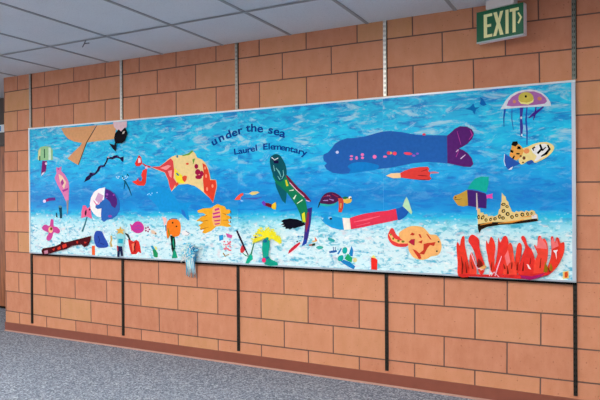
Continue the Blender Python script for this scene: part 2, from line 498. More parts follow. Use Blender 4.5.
# --- top left
cut('paper_whale', 'large tan paper whale tail cutout at the top left corner of the mural', 'paper cutout', [
    ('body', (216, 158, 112), [[(61, 128.2), (96, 125.4), (86.4, 142), (84.6, 146.5), (78, 165), (72, 161.5), (67.5, 158.5), (73, 152.5), (80.5, 145.5), (82, 142.8), (74, 141.5), (68, 138.8), (64, 134)]], 0, False),
    ('fin', (220, 164, 118), [[(97, 125.4), (117, 123.8), (114, 139), (100, 140.7), (87, 142.4), (90, 137)]], 0, False),
    ('edge', (90, 60, 40), [seg([(96.8, 125.2), (86.6, 142.4), (78.3, 164.8)], [.5, .8, .5])], 1, False)])
cut('paper_fish', 'black paper fish with pale pink crumpled head at the top edge of the mural', 'paper fish', [
    ('head', (228, 196, 206), [[(113, 122), (119, 121.8), (126.8, 121.2), (126.6, 127), (124.5, 129.5), (121, 132), (117, 130), (114, 127)]], 2, False),
    ('body', (16, 14, 22), [[(118.5, 129.3), (121, 131.4), (125, 127.3), (126.8, 131), (127.3, 134), (125, 140.5), (122, 143.2), (115.2, 143.6), (114, 138), (115, 133.5)]], 3, False),
    ('tail', (24, 20, 34), [[(109, 143.3), (114.3, 145), (114.8, 143), (116.2, 143.4), (115.8, 151.6), (112.6, 148.5)]], 3, False),
    ('eye', (220, 200, 190), [[(122.2, 134), (122.8, 131.8), (124.8, 131), (124, 133.5)]], 4, False)], lv=3)
cut('paper_jellyfish', 'pale green striped paper jellyfish with one magenta leg, near the left end', 'paper cutout', [
    ('bell', (150, 200, 152), [[(37.6, 160), (38, 150.5), (40.5, 147), (45, 146), (50.5, 146.8), (52.8, 150.5), (52.6, 160), (45, 160.4)]], 0, False),
    ('stripe', (222, 222, 170), [[(38.6, 150.2), (40.6, 148), (40, 160), (38, 160)]], 1, False),
    ('stripe', (205, 230, 215), [[(48.5, 147.5), (50.8, 148), (51, 159.9), (48.5, 160)]], 1, False),
    ('stripe', (40, 100, 70), [[(43.9, 149), (44.8, 149), (44.9, 158), (43.9, 158)], [(39.2, 156), (40.2, 156), (40.2, 161), (39.2, 161)]], 2, False),
    ('leg', (126, 34, 110), [[(42.3, 160.8), (47, 161), (45.6, 171.5), (42, 175.8), (41, 174)]], 0, False),
    ('dot', (240, 225, 240), [ell(46, 163.6, 1.1, 1.3, 8), [(41, 175.8), (42, 173), (44.8, 171.6), (43.5, 174)]], 2, False)])
cut('paper_squid', 'pink patterned paper squid with long thin tail spike, left end of the mural', 'paper cutout', [
    ('body', (222, 128, 180), [[(56, 167), (58.5, 168), (61.4, 166.4), (61, 171), (65, 175), (68.2, 181), (69, 186), (68.6, 200), (67.6, 214), (66.4, 202), (62, 193), (57, 184), (54.6, 178), (56.6, 173)]], 0, False),
    ('patch', (240, 208, 178), [[(58.5, 174), (62, 176), (66, 182), (64, 189), (60, 182)]], 1, False),
    ('patch', (176, 60, 150), [[(60.5, 182), (62.5, 179), (64, 183), (62, 186)], [(62, 190), (68, 188), (68, 189.6), (63.3, 192)], [(57.5, 167.6), (59.5, 169), (57.8, 170)]], 2, False),
    ('tail', (156, 146, 150), [[(66.5, 200.5), (68.5, 200), (67.6, 214.5), (67, 213)]], 1, False)])
cut('paper_eel', 'thin dark purple zigzag paper eel below the tan whale', 'paper cutout', [
    ('body', (32, 20, 66), [[(84, 182.2), (86, 177.3), (89, 175), (90, 172.6), (94.8, 172.8), (97, 170), (98.2, 166.8), (100.5, 165.3), (103.6, 165.2), (106, 161), (107, 157), (112, 157), (114, 155.6), (117, 155), (120, 157.4), (123.6, 156.6), (123.4, 162), (121.5, 161), (120, 158.8), (116.5, 157.7), (112.4, 159.4), (108.4, 158.8), (107, 162), (104.6, 166.6), (100.6, 167.6), (99, 171), (95.6, 174.4), (91.6, 176.6), (89.4, 179.6)]], 0, False),
    ('marking', (96, 60, 130), [[(92, 173.2), (95, 173.2), (93, 174.4)], [(117, 156), (119.5, 157.4), (117, 157.4)], [(100, 165.8), (103, 165.8), (101, 167)]], 1, False),
    ('head', (190, 170, 190), [ell(108.2, 157.2, 1.2, .9, 8)], 1, False)])
cut('paper_squid', 'small teal stick squid with white dots, beside the red lobster claw', 'paper cutout', [
    ('arm', (10, 84, 116), [seg([(122, 175.5), (125, 182), (124, 189)], [.6, 1.4, .7]), seg([(125, 181), (129, 188.5), (131.6, 195.6)], [1.4, 1.3, .6]), seg([(127, 174), (128.6, 176)], 1.2)], 0, False),
    ('dot', (206, 226, 236), [ell(x, y, .6, .6, 6) for x, y in ((116.5, 177), (118, 178.2), (119, 176.6), (122.5, 178), (124, 179.4), (126, 178.2), (127.4, 177), (125.2, 176.2))], 1, False)])
cut('paper_worm', 'short purple paper worm with round white head, near the left end', 'paper cutout', [
    ('body', (98, 46, 140), [[(45, 199.6), (49, 197.8), (55, 197.4), (55.4, 200.4), (50, 200.8), (45.6, 202)]], 0, False),
    ('stripe', (168, 40, 110), [[(46.2, 199.4), (48.2, 198.6), (48.6, 201), (46.8, 201.5)]], 1, False),
    ('head', (222, 214, 244), [ell(44.4, 201.2, 1.5, 1.7, 10)], 1, False)])
cut('paper_diver', 'tiny dark teal paper diver on the horizon near the left end', 'paper cutout', [
    ('body', (18, 62, 86), [[(58.6, 207), (61.8, 207), (62, 218), (60, 218.4), (59.6, 213)], [(55.8, 212.6), (56.8, 213), (57.6, 217.6), (56, 217)]], 0, False),
    ('head', (90, 140, 160), [ell(60.2, 206.6, 1.7, 1.2, 10)], 1, False)])
cut('paper_starfish', 'magenta four petal paper starfish on the sand at the far left', 'paper starfish', [
    ('petals', (206, 74, 152), [[(51.2, 219), (53.4, 220.3), (53.6, 226), (57, 227), (60, 230.6), (59, 233), (57.5, 233.6), (53.6, 232.6), (52, 237.5), (49.4, 240.9), (46.6, 239.6), (46.8, 236.5), (48.6, 232.8), (44, 230.6), (41.9, 228), (43.6, 225.3), (46, 224.7), (49.4, 226), (50.4, 221.5)]], 0, True),
    ('centre', (232, 190, 150), [ell(50.6, 229.8, 2.3, 3.2, 12)], 1, False),
    ('core', (110, 70, 20), [ell(51.2, 228.8, 1.2, 1.6, 8)], 2, False)])
cut('paper_fish', 'pink paper angelfish with dark middle, left of the blue and white circle fish', 'paper fish', [
    ('wings', (232, 104, 150), [[(83, 205.3), (85.6, 205.4), (87.4, 208.6), (90.3, 206.3), (91, 212), (92, 219), (87, 216.5), (81.2, 218.3), (81.4, 212)]], 0, False),
    ('body', (60, 14, 40), [[(85, 211), (86.4, 209.6), (86.6, 213), (85.6, 216), (84.6, 214)], ell(89.6, 209.6, .9, 1, 8)], 1, False),
    ('stem', (50, 120, 140), [seg([(87, 217), (85, 224), (82.2, 231.5)], [1.2, 1.4, 1.8])], 0, False)])
cut('paper_fish', 'round paper fish, half white and half blue, in the left part of the mural', 'paper fish', [
    ('white_half', (246, 240, 246), [[(105, 187.3), (99, 188.6), (94, 192), (91, 197.5), (89.8, 204), (90.6, 209), (93.5, 213.5), (97, 216.5), (100.6, 217.3), (103, 212), (105.4, 200)]], 0, False),
    ('blue_half', (44, 104, 186), [[(105, 188), (110, 189.8), (115, 193), (118.4, 197.5), (120, 203.5), (119.6, 210), (116.8, 215.6), (112, 219), (107, 219.6), (104, 222), (101.4, 220), (101, 214), (101.4, 208.4), (97.6, 209), (95.4, 207.6), (95.6, 205.2), (99, 204.4), (101, 200.8), (104, 199.8)]], 1, False),
    ('purple_patch', (78, 34, 116), [[(105.3, 189), (110, 190.6), (114.8, 194.4), (117, 199.4), (117, 204), (115, 208.2), (111.6, 206), (110, 202), (104.6, 197)]], 2, False),
    ('marking', (150, 70, 170), [ell(107, 194.4, 1.2, 1.2, 8), ell(113.6, 195, .9, .9, 8), ell(110, 216.2, 2, 1.3, 8), ell(106.6, 197.4, .8, .6, 6)], 3, False),
    ('pink_patch', (208, 160, 200), [[(98.2, 192.8), (103.6, 195.6), (101.6, 201.8), (98.4, 203.2), (95, 199.8)]], 1, False),
    ('gill', (224, 80, 160), [seg([(93.5, 200.5), (96.5, 204.8), (98.6, 203.4)], [.5, 1.2, .5])], 2, False)])
cut('paper_eel', 'long dark maroon paper eel lying over the bottom left corner of the frame', 'paper cutout', [
    ('body', (70, 12, 22), [[(41.4, 250.5), (43, 248.3), (50, 247.3), (56, 245.8), (60.2, 243.8), (61.4, 241.2), (64.4, 242.4), (70, 241.2), (80, 238.6), (91.2, 235.8), (90.6, 240), (87.8, 245.6), (84, 247.2), (81.6, 244.6), (72, 245.8), (66, 249.2), (58, 251), (50, 253.6), (45, 254.8), (42, 253.6)]], 5, False),
    ('marking', (206, 54, 40), [[(57, 248), (60, 246), (61, 249), (58, 250)], [(62, 245), (66, 243.6), (67, 246.6), (63, 248.6)], [(76, 241.6), (78, 241), (78, 243.4), (76.6, 243.4)], [(84, 241.6), (86.6, 242), (86, 243.2), (84.4, 243.4)], [(52, 249.4), (55, 247.8), (54, 250.8)]], 6, False),
    ('fringe', (190, 130, 150), [[(44, 251), (47.6, 250), (48, 253.4), (44.6, 254)]], 6, False)])
cut('paper_shell', 'cobalt blue oval paper shell on the sand, left of the starfish headed diver', 'paper shell', [
    ('body', (44, 78, 172), [[(95.6, 231.4), (99, 230.8), (102, 232), (104.4, 237), (107.8, 243.4), (107.4, 247), (102, 248), (97, 247), (94.4, 242), (94, 236)]], 0, True),
    ('marking', (30, 46, 120), [seg([(98, 236), (99.6, 240), (98.4, 243)], .5), seg([(100, 243), (104, 244.6)], .6)], 1, False)])
cut('paper_strip', 'small orange paper strip under the blue oval shell', 'paper cutout', [('body', (232, 92, 40), [[(91.8, 245.6), (94.8, 246), (95, 255.2), (92, 255)]], 0, False)])
cut('paper_seahorse', 'tiny golden paper seahorse between the blue shell and the diver', 'paper cutout', [('body', (196, 172, 110), [[(110.3, 236), (111.8, 235.4), (112.4, 239), (111.4, 242.6), (112.6, 246.6), (110.6, 247.2), (109.6, 243), (110.6, 240)]], 0, False)])
cut('paper_diver', 'small paper diver with golden starfish head and navy trousers', 'paper figure', [
    ('shirt', (150, 216, 226), [[(116.4, 234), (119, 232.5), (123, 232.4), (125, 235), (124.6, 241), (122.6, 246.4), (117.4, 246), (116.6, 240)]], 0, False),
    ('panel', (40, 168, 196), [[(118.4, 238.6), (123, 238.8), (122.6, 243.6), (118, 243)]], 1, False),
    ('head', (222, 178, 92), [[(120.4, 226.4), (121.4, 229.2), (124.8, 229.6), (122.4, 231.4), (123.8, 234.6), (120.4, 232.9), (117, 234), (118, 231.2), (116, 229.2), (119.4, 229)]], 2, False),
    ('trousers', (22, 30, 70), [[(117.4, 246), (122, 246.4), (123, 256), (121.2, 256.2), (120, 250.6), (119.2, 257), (117.2, 256.8)]], 1, False),
    ('stripe', (200, 50, 70), [[(116.8, 245.6), (118, 245.8), (118.2, 251), (117.2, 251)]], 2, False)], lv=5)
cut('paper_crab', 'red paper crab with black claw right of the small diver', 'paper cutout', [
    ('body', (214, 44, 40), [[(128, 238.8), (130.6, 240), (133.4, 241.6), (136.4, 239.8), (138.8, 241.6), (140.2, 247), (141.2, 253.4), (138.2, 251.6), (136.2, 254.2), (131.4, 254.4), (130, 250), (128.8, 245)]], 0, False),
    ('shell', (240, 120, 90), [[(131.6, 244), (134.2, 243), (134.8, 248), (132.6, 252)]], 1, False),
    ('marking', (96, 14, 20), [seg([(135.6, 242.5), (134.4, 247), (135, 252)], [.5, 1.2, .5])], 2, False),
    ('claw', (22, 50, 52), [seg([(125.2, 233.2), (127.6, 235), (130, 240)], [1, 2.2, 1.4])], 1, False)])
cut('paper_fish', 'magenta round paper fish on the sand, left of the orange cap', 'paper fish', [
    ('body', (200, 56, 150), [[(131.8, 226), (134.5, 222.6), (138, 221.3), (141.8, 223), (144, 227.6), (142.8, 231.4), (138.6, 233.3), (134.6, 232.4), (132, 229.6)]], 0, True),
    ('tail', (206, 60, 150), [[(129.8, 223.6), (133, 226), (133, 229), (131.8, 231.6)]], 0, False),
    ('scale_line', (130, 70, 170), [seg([(135, 227), (138, 225.6), (142, 226.4)], .5), seg([(134.6, 230), (138, 229), (141.6, 229.8)], .5)], 1, False)])
cut('paper_flower', 'tiny pink and dark outlined paper flower right of the magenta fish', 'paper cutout', [
    ('petals', (150, 60, 110), [ell(147.4+2.0*math.cos(a), 229.4+2.2*math.sin(a), .9, .9, 8) for a in (0, 1.26, 2.51, 3.77, 5.03)], 0, False),
    ('centre', (238, 210, 226), [ell(147.4, 229.4, 1.2, 1.3, 8)], 1, False)])
cut('paper_shell', 'small peach paper shell with dark spot, between pink flower and orange cap', 'paper shell', [
    ('body', (228, 196, 172), [[(150.6, 230), (153.6, 230.4), (156.4, 232.6), (156.4, 234.8), (151.6, 233.6)]], 0, False),
    ('spot', (120, 110, 100), [ell(155.6, 233.6, .8, .8, 8)], 1, False)])

# --- lobster and fish, left centre
cut('paper_lobster', 'small red paper lobster left of the large red and yellow fish', 'paper cutout', [
    ('claw', (222, 52, 44), [[(134.8, 163.5), (137, 159), (138.8, 155), (141.2, 157.5), (142.2, 163.8), (139.6, 166), (136.2, 166.2)]], 0, False),
    ('claw_face', (246, 206, 214), [[(138.2, 158), (140.2, 158), (140.8, 162.4), (138, 163)]], 1, False),
    ('arm', (206, 60, 66), [seg([(142.5, 163.4), (146, 166), (150.4, 167)], [1, 1.8, 1.8])], 0, False),
    ('joint', (232, 200, 226), [ell(146.4, 167.6, 1.4, 1.5, 8)], 1, False),
    ('body', (228, 58, 46), [[(143, 170), (147, 168.6), (146.6, 174), (145.8, 183), (144, 185.8), (137.6, 185.4), (131.8, 181.6), (136.4, 180.4), (138, 178), (138.8, 180.8), (141.4, 181.2), (142.2, 178), (141, 175)]], 0, False),
    ('patch', (70, 110, 190), [[(138, 177.2), (141.4, 177.6), (140.4, 180.6), (138.8, 180.6)]], 1, False)])
cut('paper_fish', 'large red and yellow spiky paper fish in the upper left centre', 'paper fish', [
    ('body', (238, 212, 150), [[(150.4, 167), (160, 166.2), (165, 162.2), (168, 159.4), (172, 156.6), (176, 155), (182, 155.2), (188, 154), (192, 150.6), (195, 153.2), (197, 157.6), (202, 159.6), (205, 162.6), (208, 168), (209.6, 174), (210.4, 179.4), (216, 179.8), (217, 186), (215, 195), (213, 203), (210, 198.4), (203, 192), (195, 186), (188, 184), (178, 184.6), (174.6, 188), (171.4, 191.4), (169.6, 187), (168, 180), (164.6, 172.6), (157, 169.8)]], 0, False),
    ('snout', (222, 70, 74), [[(151, 167), (160, 166.4), (165, 162.6), (170.6, 158.4), (173, 161), (174, 170), (173.4, 178), (176.4, 182.6), (173.4, 188), (171.4, 190.8), (169.8, 187), (168.4, 180), (164.8, 172.4), (157, 169.2)]], 1, False),
    ('snout_patch', (240, 150, 150), [[(160, 168), (168, 165), (171, 166), (166, 170)], [(168, 171), (172, 170), (171.4, 178), (169.4, 176)]], 2, False),
    ('tail', (226, 66, 44), [[(202.4, 163), (205.6, 165), (208, 170), (209.4, 176), (210, 180), (215.6, 180.2), (216.4, 186), (213, 202.4), (209.8, 198), (204, 192), (203, 180), (203.6, 172)]], 1, False),
    ('tail_patch', (240, 150, 120), [ell(206, 176, 1, 2, 8), ell(212.4, 186, 1, 1.8, 8), ell(207, 189, 1, 2, 8), ell(205, 168, .9, 1.6, 8)], 2, False),
    ('yellow_patch', (244, 224, 50), [[(174.4, 168), (178, 172), (182, 175.4), (184.4, 183), (178, 183.2), (176, 180), (174.8, 174)]], 1, False),
    ('spot', (232, 84, 50), [[(182, 177), (184.6, 175.4), (187, 176.4), (186.2, 180), (184.6, 182.2), (182.6, 180)], ell(187.3, 163.8, 1.5, 1.1, 8), [(175, 184), (178, 182), (178.6, 184.4), (175.6, 187)]], 2, False),
    ('spot', (168, 26, 70), [ell(196.3, 166.4, 1.9, 2.5, 10), ell(197.6, 172, 2.6, 3, 10, 20), ell(198.6, 177, 3.4, 2.2, 10), ell(201.6, 173.6, 2, 3, 8)], 2, False),
    ('spot', (40, 120, 170), [seg([(176.4, 173), (178.6, 175.6)], 1.4), ell(177.2, 156.4, 1, 1.4, 8)], 2, False),
    ('fin', (110, 170, 60), [[(182, 155.2), (188, 153.6), (192, 150.2), (193.2, 151.4), (189, 155), (183, 156)], seg([(192.6, 160), (194.4, 158.6), (193, 164)], [.8, 1.4, .6])], 2, False)])
cut('paper_dolphin', 'sky blue paper dolphin under the red and yellow fish', 'paper dolphin', [
    ('body', (22, 148, 218), [[(146.6, 195), (150, 189.6), (156, 186.4), (163, 187), (169, 190.6), (174.4, 196), (179.6, 203), (191.4, 202.4), (187.6, 209), (189.4, 220), (186, 218.6), (181, 213.8), (175, 211.4), (166, 211.6), (160, 211.6), (158.4, 207.8), (154, 203), (150, 198.4)]], 0, True),
    ('fin', (40, 118, 208), [[(181, 209), (184.4, 211), (186.6, 218), (182, 214)]], 1, False),
    ('eye', (190, 220, 240), [ell(x, y, .55, .5, 6) for x, y in ((147.6, 194.6), (149, 193.8), (150.6, 194.8), (152, 193.2), (157, 192.6), (159.4, 212.4))], 1, False)])
cut('paper_fish', 'yellow orange paper fish made of hand prints with magenta stripes', 'paper fish', [
    ('body', (242, 172, 44), [[(197.2, 210.6), (203, 208.4), (211, 207.8), (214, 206), (217.4, 204), (220, 205), (224.6, 206.6), (226.2, 209.4), (229.6, 209.6), (230.8, 212), (228.6, 213.8), (225.4, 214.6), (229.4, 216), (230.8, 218.4), (227.6, 219.6), (229, 221.6), (230.6, 223), (228, 223.4), (230, 225), (231.4, 226.4), (227, 227), (221, 225.8), (216, 226.6), (211.6, 230.6), (205, 233.6), (202, 232.4), (204, 229.6), (199.6, 229.2), (200.6, 227), (198.2, 225.4), (203, 222.4), (200.6, 221), (196, 221.2), (201, 217), (206, 214.8), (203, 213), (198, 212.6)]], 0, False),
    ('head', (240, 182, 110), [[(212.6, 208), (216, 206.6), (220, 207.6), (221, 214), (221, 222), (219.6, 226), (214, 226.4), (212, 220), (212.4, 212)]], 1, False),
    ('stripe', (206, 50, 140), [[(214.6, 209), (219, 207.8), (219.6, 209.6), (215, 211)], [(212.6, 213.2), (219.6, 211.4), (220, 213), (213.4, 214.8)], [(212.4, 216.6), (220, 215.2), (220.4, 217.2), (213, 218.2)], [(214, 220.4), (220.4, 219.4), (220.4, 220.8), (214.6, 221.6)], [(214.6, 223.6), (219.8, 222.8), (219.6, 224), (215, 224.8)]], 2, False),
    ('finger_line', (196, 104, 20), [seg([(199, 216.5), (207, 215.6)], [.2, .6]), seg([(200.6, 221.6), (207.6, 220.2)], [.2, .6]), seg([(200.6, 229.6), (208.4, 227)], [1, .4]), seg([(222.4, 213), (226, 214.6)], [.3, .8]), seg([(223, 220.4), (228.4, 220)], [.3, .8])], 2, False),
    ('nail', (60, 50, 60), [seg([(230.6, 210.6), (231, 213.6)], .7), seg([(230.6, 216.4), (231, 219)], .7), seg([(230.2, 220.6), (230.8, 222.8)], .7)], 2, False)])
cut('paper_jellyfish', 'orange rounded paper jellyfish cap on a black and green stem', 'paper cutout', [
    ('cap', (240, 122, 30), [[(166.4, 225), (168, 220.6), (172, 219), (176.4, 219.2), (179.4, 221.4), (180.6, 226), (180, 233), (178.4, 235.8), (174, 236.8), (170.6, 234.6), (168, 238.6), (166.8, 236), (166.2, 230)]], 1, True),
    ('brim', (40, 120, 170), [seg([(169, 219.6), (172.6, 218.4), (177, 218.8)], .9), seg([(165.6, 225), (166, 231)], .9)], 2, False),
    ('eye', (10, 16, 16), [ell(172.6, 222.8, .8, .9, 8), ell(176.4, 226.4, .8, .8, 8)], 2, False),
    ('stem', (14, 34, 34), [[(170, 235.4), (174.4, 235.6), (175.4, 243), (175, 250.6), (173.6, 255), (171.4, 249), (171, 242)]], 0, False),
    ('leaf', (24, 150, 116), [seg([(173.4, 238), (173.2, 243), (174, 248)], [.6, 1.4, .6]), [(171.8, 258.4), (173, 252), (174.6, 248.6), (176.2, 253), (177.6, 257.8)]], 1, False),
    ('strap', (128, 130, 30), [seg([(167.8, 228), (168.6, 231.6), (169.4, 236.4)], [.5, 1.2, .6])], 2, False)])
cut('paper_flower', 'pale pink paper bud beside the orange cap', 'paper cutout', [('body', (240, 186, 184), [[(161.8, 216.6), (164, 217.2), (167, 218.6), (166, 223), (164, 226), (163.4, 221)]], 0, False)])
cut('paper_flower', 'white paper blossom with dark outline right of the orange cap', 'paper cutout', [
    ('petals', (240, 236, 240), [[(181, 232), (184, 230.4), (187.4, 231.6), (189.6, 233.8), (186, 235.4), (182, 234.8)]], 0, False),
    ('outline', (110, 90, 130), [seg([(185.6, 230.8), (187.6, 232.4), (189.8, 233.4)], .5), seg([(185, 235.2), (188, 235.2), (188.8, 234)], .4)], 1, False)])
cut('paper_weed', 'small green paper weed with blue tip near the bottom edge', 'paper seaweed', [
    ('leaf', (26, 146, 92), [[(152.6, 248), (155.4, 249.6), (157.8, 253.6), (157.6, 257.2), (155.8, 257.6), (153.6, 256.4), (153, 252)]], 0, False),
    ('tip', (40, 150, 196), [[(150.4, 246), (153, 245.8), (154.6, 249), (152.6, 249.6)]], 1, False),
    ('flower', (236, 236, 130), [[(154, 246), (156.4, 247), (157.4, 250), (155.4, 249.4)]], 1, False)])

# --- pom-pom of paper ribbons, lower centre left (three dimensional, hangs over the frame)
pom = thing('paper_tassel', at(190, 276, .03), 'shaggy light blue ribbon tassel hanging over the bottom frame of the mural', 'tassel')
r = random.Random(3)
cols = [(('ribbon', 'pale blue ribbons of the tassel'), (206, 242, 250)), (('ribbon', 'mid blue ribbons of the tassel'), (90, 205, 242)), (('ribbon', 'white ribbons of the tassel'), (244, 250, 252)), (('ribbon', 'deep blue ribbons of the tassel'), (16, 140, 200))]
for ci, ((nm, lab), c_) in enumerate(cols):
    mb = MB()
    for k in range((40, 32, 30, 12)[ci]):
        # a loop in the upper tuft
        cu = 189.5 + r.gauss(0, 3.2) + (3.5 if ci == 3 else 0); cv = 253 + r.gauss(0, 3.6)
        a = r.uniform(0, 6.28); ln = r.uniform(2, 4.5)
        off = .03 + r.uniform(.004, .045)*max(.2, 1-abs(cu-190)/10)
        pts = [at(cu+math.cos(a)*ln*t + math.sin(a)*r.uniform(-1, 1), cv+math.sin(a)*ln*t*1.1, off + .012*math.sin((t+1)*1.57)) for t in (-1, -.5, 0, .5, 1)]
        mb.tube(pts, .0042, 5)
    for k in range((16, 11, 15, 3)[ci]):
        u0 = r.uniform(185, 194.5); u1 = u0 + r.uniform(-1, 2.2) + .6; v1 = r.uniform(271, 278)
        off = r.uniform(.034, .052)
        mb.tube([at(u0, 254, off), at(u0+r.uniform(-.8, .8), 260, off+.01), at((u0+u1)/2+r.uniform(-.8, .8), 266, off+.004), at(u1, v1, off-.006)], [.0036, .0034, .003, .0016], 5)
    o = mb.build(nm, paper(c_), pom, smooth=True); o['label'] = lab

# --- centre bottom
cut('paper_square', 'small bright blue paper square on the sand below the hand print fish', 'paper cutout', [('body', (36, 150, 210), [[(218.8, 235.4), (223, 234.6), (223.4, 239.6), (219.4, 241)]], 0, False)])
cut('paper_square', 'small tilted magenta paper patch next right of the blue square', 'paper cutout', [('body', (206, 90, 160), [[(225.6, 233.2), (228, 233.8), (232.4, 235.4), (231.4, 238.4), (227.4, 237.4)]], 0, False)])
rr = random.Random(5)
cut('paper_coral', 'cluster of small pink scribbled paper dots under the magenta patch', 'paper coral', [
    ('dot', (232, 110, 134), [ell(227+rr.uniform(-3.6, 3.8), 246.6+rr.uniform(-5, 5), rr.uniform(.6, 1.2), rr.uniform(.5, 1), 7, rr.uniform(0, 90)) for k in range(22)], 0, False),
    ('twig', (150, 120, 50), [seg([(223, 253), (225.6, 256.6)], 1), seg([(226, 255.4), (229, 254.6)], .8)], 0, False)])
cut('paper_stick', 'thin black slanted paper stick left of the yellow frilled plant', 'paper cutout', [('body', (24, 22, 50), [seg([(236.6, 230.4), (240, 238), (244.6, 248), (248.4, 255.6)], [1.6, 1.9, 1.4, .8])], 1, False)])
cut('paper_flower', 'red paper tulip behind the black slanted stick', 'paper flower', [
    ('petal', (212, 58, 66), [[(241.4, 246), (243.4, 244), (245.6, 248), (244.4, 251), (242.8, 253), (240.6, 252.6), (240.2, 249.6)]], 0, False),
    ('leaf', (26, 150, 116), [seg([(242.6, 253), (245.6, 255.6), (249, 256.6)], [.5, 1.1, .5])], 0, False)])
cut('paper_plant', 'teal paper plant with one bare slanting stem, left of the yellow frilled plant', 'paper plant', [
    ('stem', (60, 130, 110), [seg([(256.4, 233.6), (254, 243), (250.6, 256)], [.8, 1, 1.6])], 0, False),
    ('bud', (120, 90, 90), [ell(255.6, 237.4, 1.2, 1.2, 8)], 1, False),
    ('base', (24, 168, 140), [[(245, 264.4), (246.6, 259.6), (249.8, 254), (252.4, 255.4), (252.8, 259.4), (250, 261.4), (247.6, 265.2)]], 0, False)])
rr = random.Random(11)
fr = []
for k in range(46):
    a = rr.uniform(math.pi*1.02, math.pi*2.0); s0 = rr.uniform(.1, .6)
    cx, cy = 267, 238; R1 = rr.uniform(9, 15.5)
    x1, y1 = cx+math.cos(a)*R1, cy+math.sin(a)*R1*.62 + (4.5 if abs(math.cos(a)) > .8 else 0)
    fr.append(seg([(cx+math.cos(a)*R1*s0, cy+math.sin(a)*R1*s0*.55), ((cx+x1)/2+rr.uniform(-1, 1), (cy+y1)/2-1.4), (x1, y1+rr.uniform(0, 1.6))], [1.2, 1.6, .7]))
for k in range(9):
    fr.append(seg([(272+k*.5, 233+k*.4), (277, 237+k*.4), (279.6+rr.uniform(-1, 2), 241+rr.uniform(0, 4))], [1, 1.4, .6]))
for k in range(80):
    a = rr.uniform(0, 6.28); q = math.sqrt(rr.random())
    fr.append(ell(266+math.cos(a)*q*14.5, 235+math.sin(a)*q*7 + (2.5 if abs(math.cos(a)*q) > .6 else -1), rr.uniform(.5, 1.3), rr.uniform(.5, 1.2), 6, rr.uniform(0, 90)))
cut('paper_plant', 'frilled yellow paper sea plant on a thick teal stem, centre bottom', 'paper plant', [
    ('frill', (248, 234, 50), fr, 2, False),
    ('stem', (20, 160, 138), [[(266, 231.4), (269, 231.6), (269.4, 238), (269.8, 246), (268.6, 252), (268.4, 256), (271, 259.4), (277.6, 262.6), (278, 265.4), (270, 266), (264.8, 264.4), (263, 259), (262, 250), (262.4, 241), (264.4, 239)]], 1, False),
    ('knot', (26, 110, 150), [ell(265, 241, 2.2, 1.8, 10), ell(267, 257.8, 1.8, 1.4, 8)], 7, False),
    ('bud', (232, 50, 116), [ell(263.8, 260.2, 2, 2.4, 10)], 3, False)], lv=5)
cut('paper_fish', 'small bright red paper fish on the blue water right of the red and yellow fish', 'paper fish', [
    ('body', (232, 84, 60), [[(234.4, 199.8), (237, 196.6), (239.8, 194), (243, 192.8), (243.4, 195), (240.6, 197), (240.2, 199.6), (237, 200)]], 0, False),
    ('tail', (150, 200, 230), [[(241, 199.6), (243.6, 201), (241.8, 201.6), (240.4, 200.8)]], 0, False)])
cut('paper_leaf', 'pale yellow paper leaf floating on the blue water', 'paper cutout', [
    ('blade', (222, 204, 120), [[(249, 193.4), (252, 191.6), (257, 191.4), (259.6, 192.4), (255.6, 194.4), (252, 195.2)]], 0, False),
    ('tip', (130, 190, 230), [seg([(244.4, 193.6), (249.4, 194)], [.5, 1.2])], 0, False),
    ('stalk', (70, 90, 180), [seg([(244, 198.6), (256, 198.6), (262, 197)], [.6, 1.6, .5])], 0, False)])
cut('paper_fish', 'tiny dark red paper fish with yellow tail beside the tall green sea dragon', 'paper fish', [
    ('head', (112, 60, 190), [[(261.4, 202.4), (263.6, 200.6), (266, 203), (266, 206.4), (263.4, 205.4)]], 0, False),
    ('body', (110, 22, 36), [[(265.4, 202.8), (268.4, 203), (272.2, 204.4), (271.4, 208), (267.4, 206.6), (265.4, 205.6)]], 1, False),
    ('tail', (232, 190, 40), [[(272, 204.4), (275.6, 202), (276.2, 206), (275.6, 209.6), (272.6, 209), (271.2, 207)]], 1, False)])
cut('paper_urchin', 'shaggy black paper sea urchin left of the purple post', 'paper cutout', [
    ('body', (10, 10, 26), [[(281, 221), (284, 219.4), (290, 218.4), (297, 219.2), (301, 220.8), (304.6, 222), (305, 225), (301.4, 226.4), (297, 227.4), (295, 228.4), (292.4, 228), (290, 229.6), (288, 228.6), (285.6, 229), (285.4, 227), (282, 226.8), (284.4, 225), (280.8, 224.8), (283.4, 223)]], 1, False)])
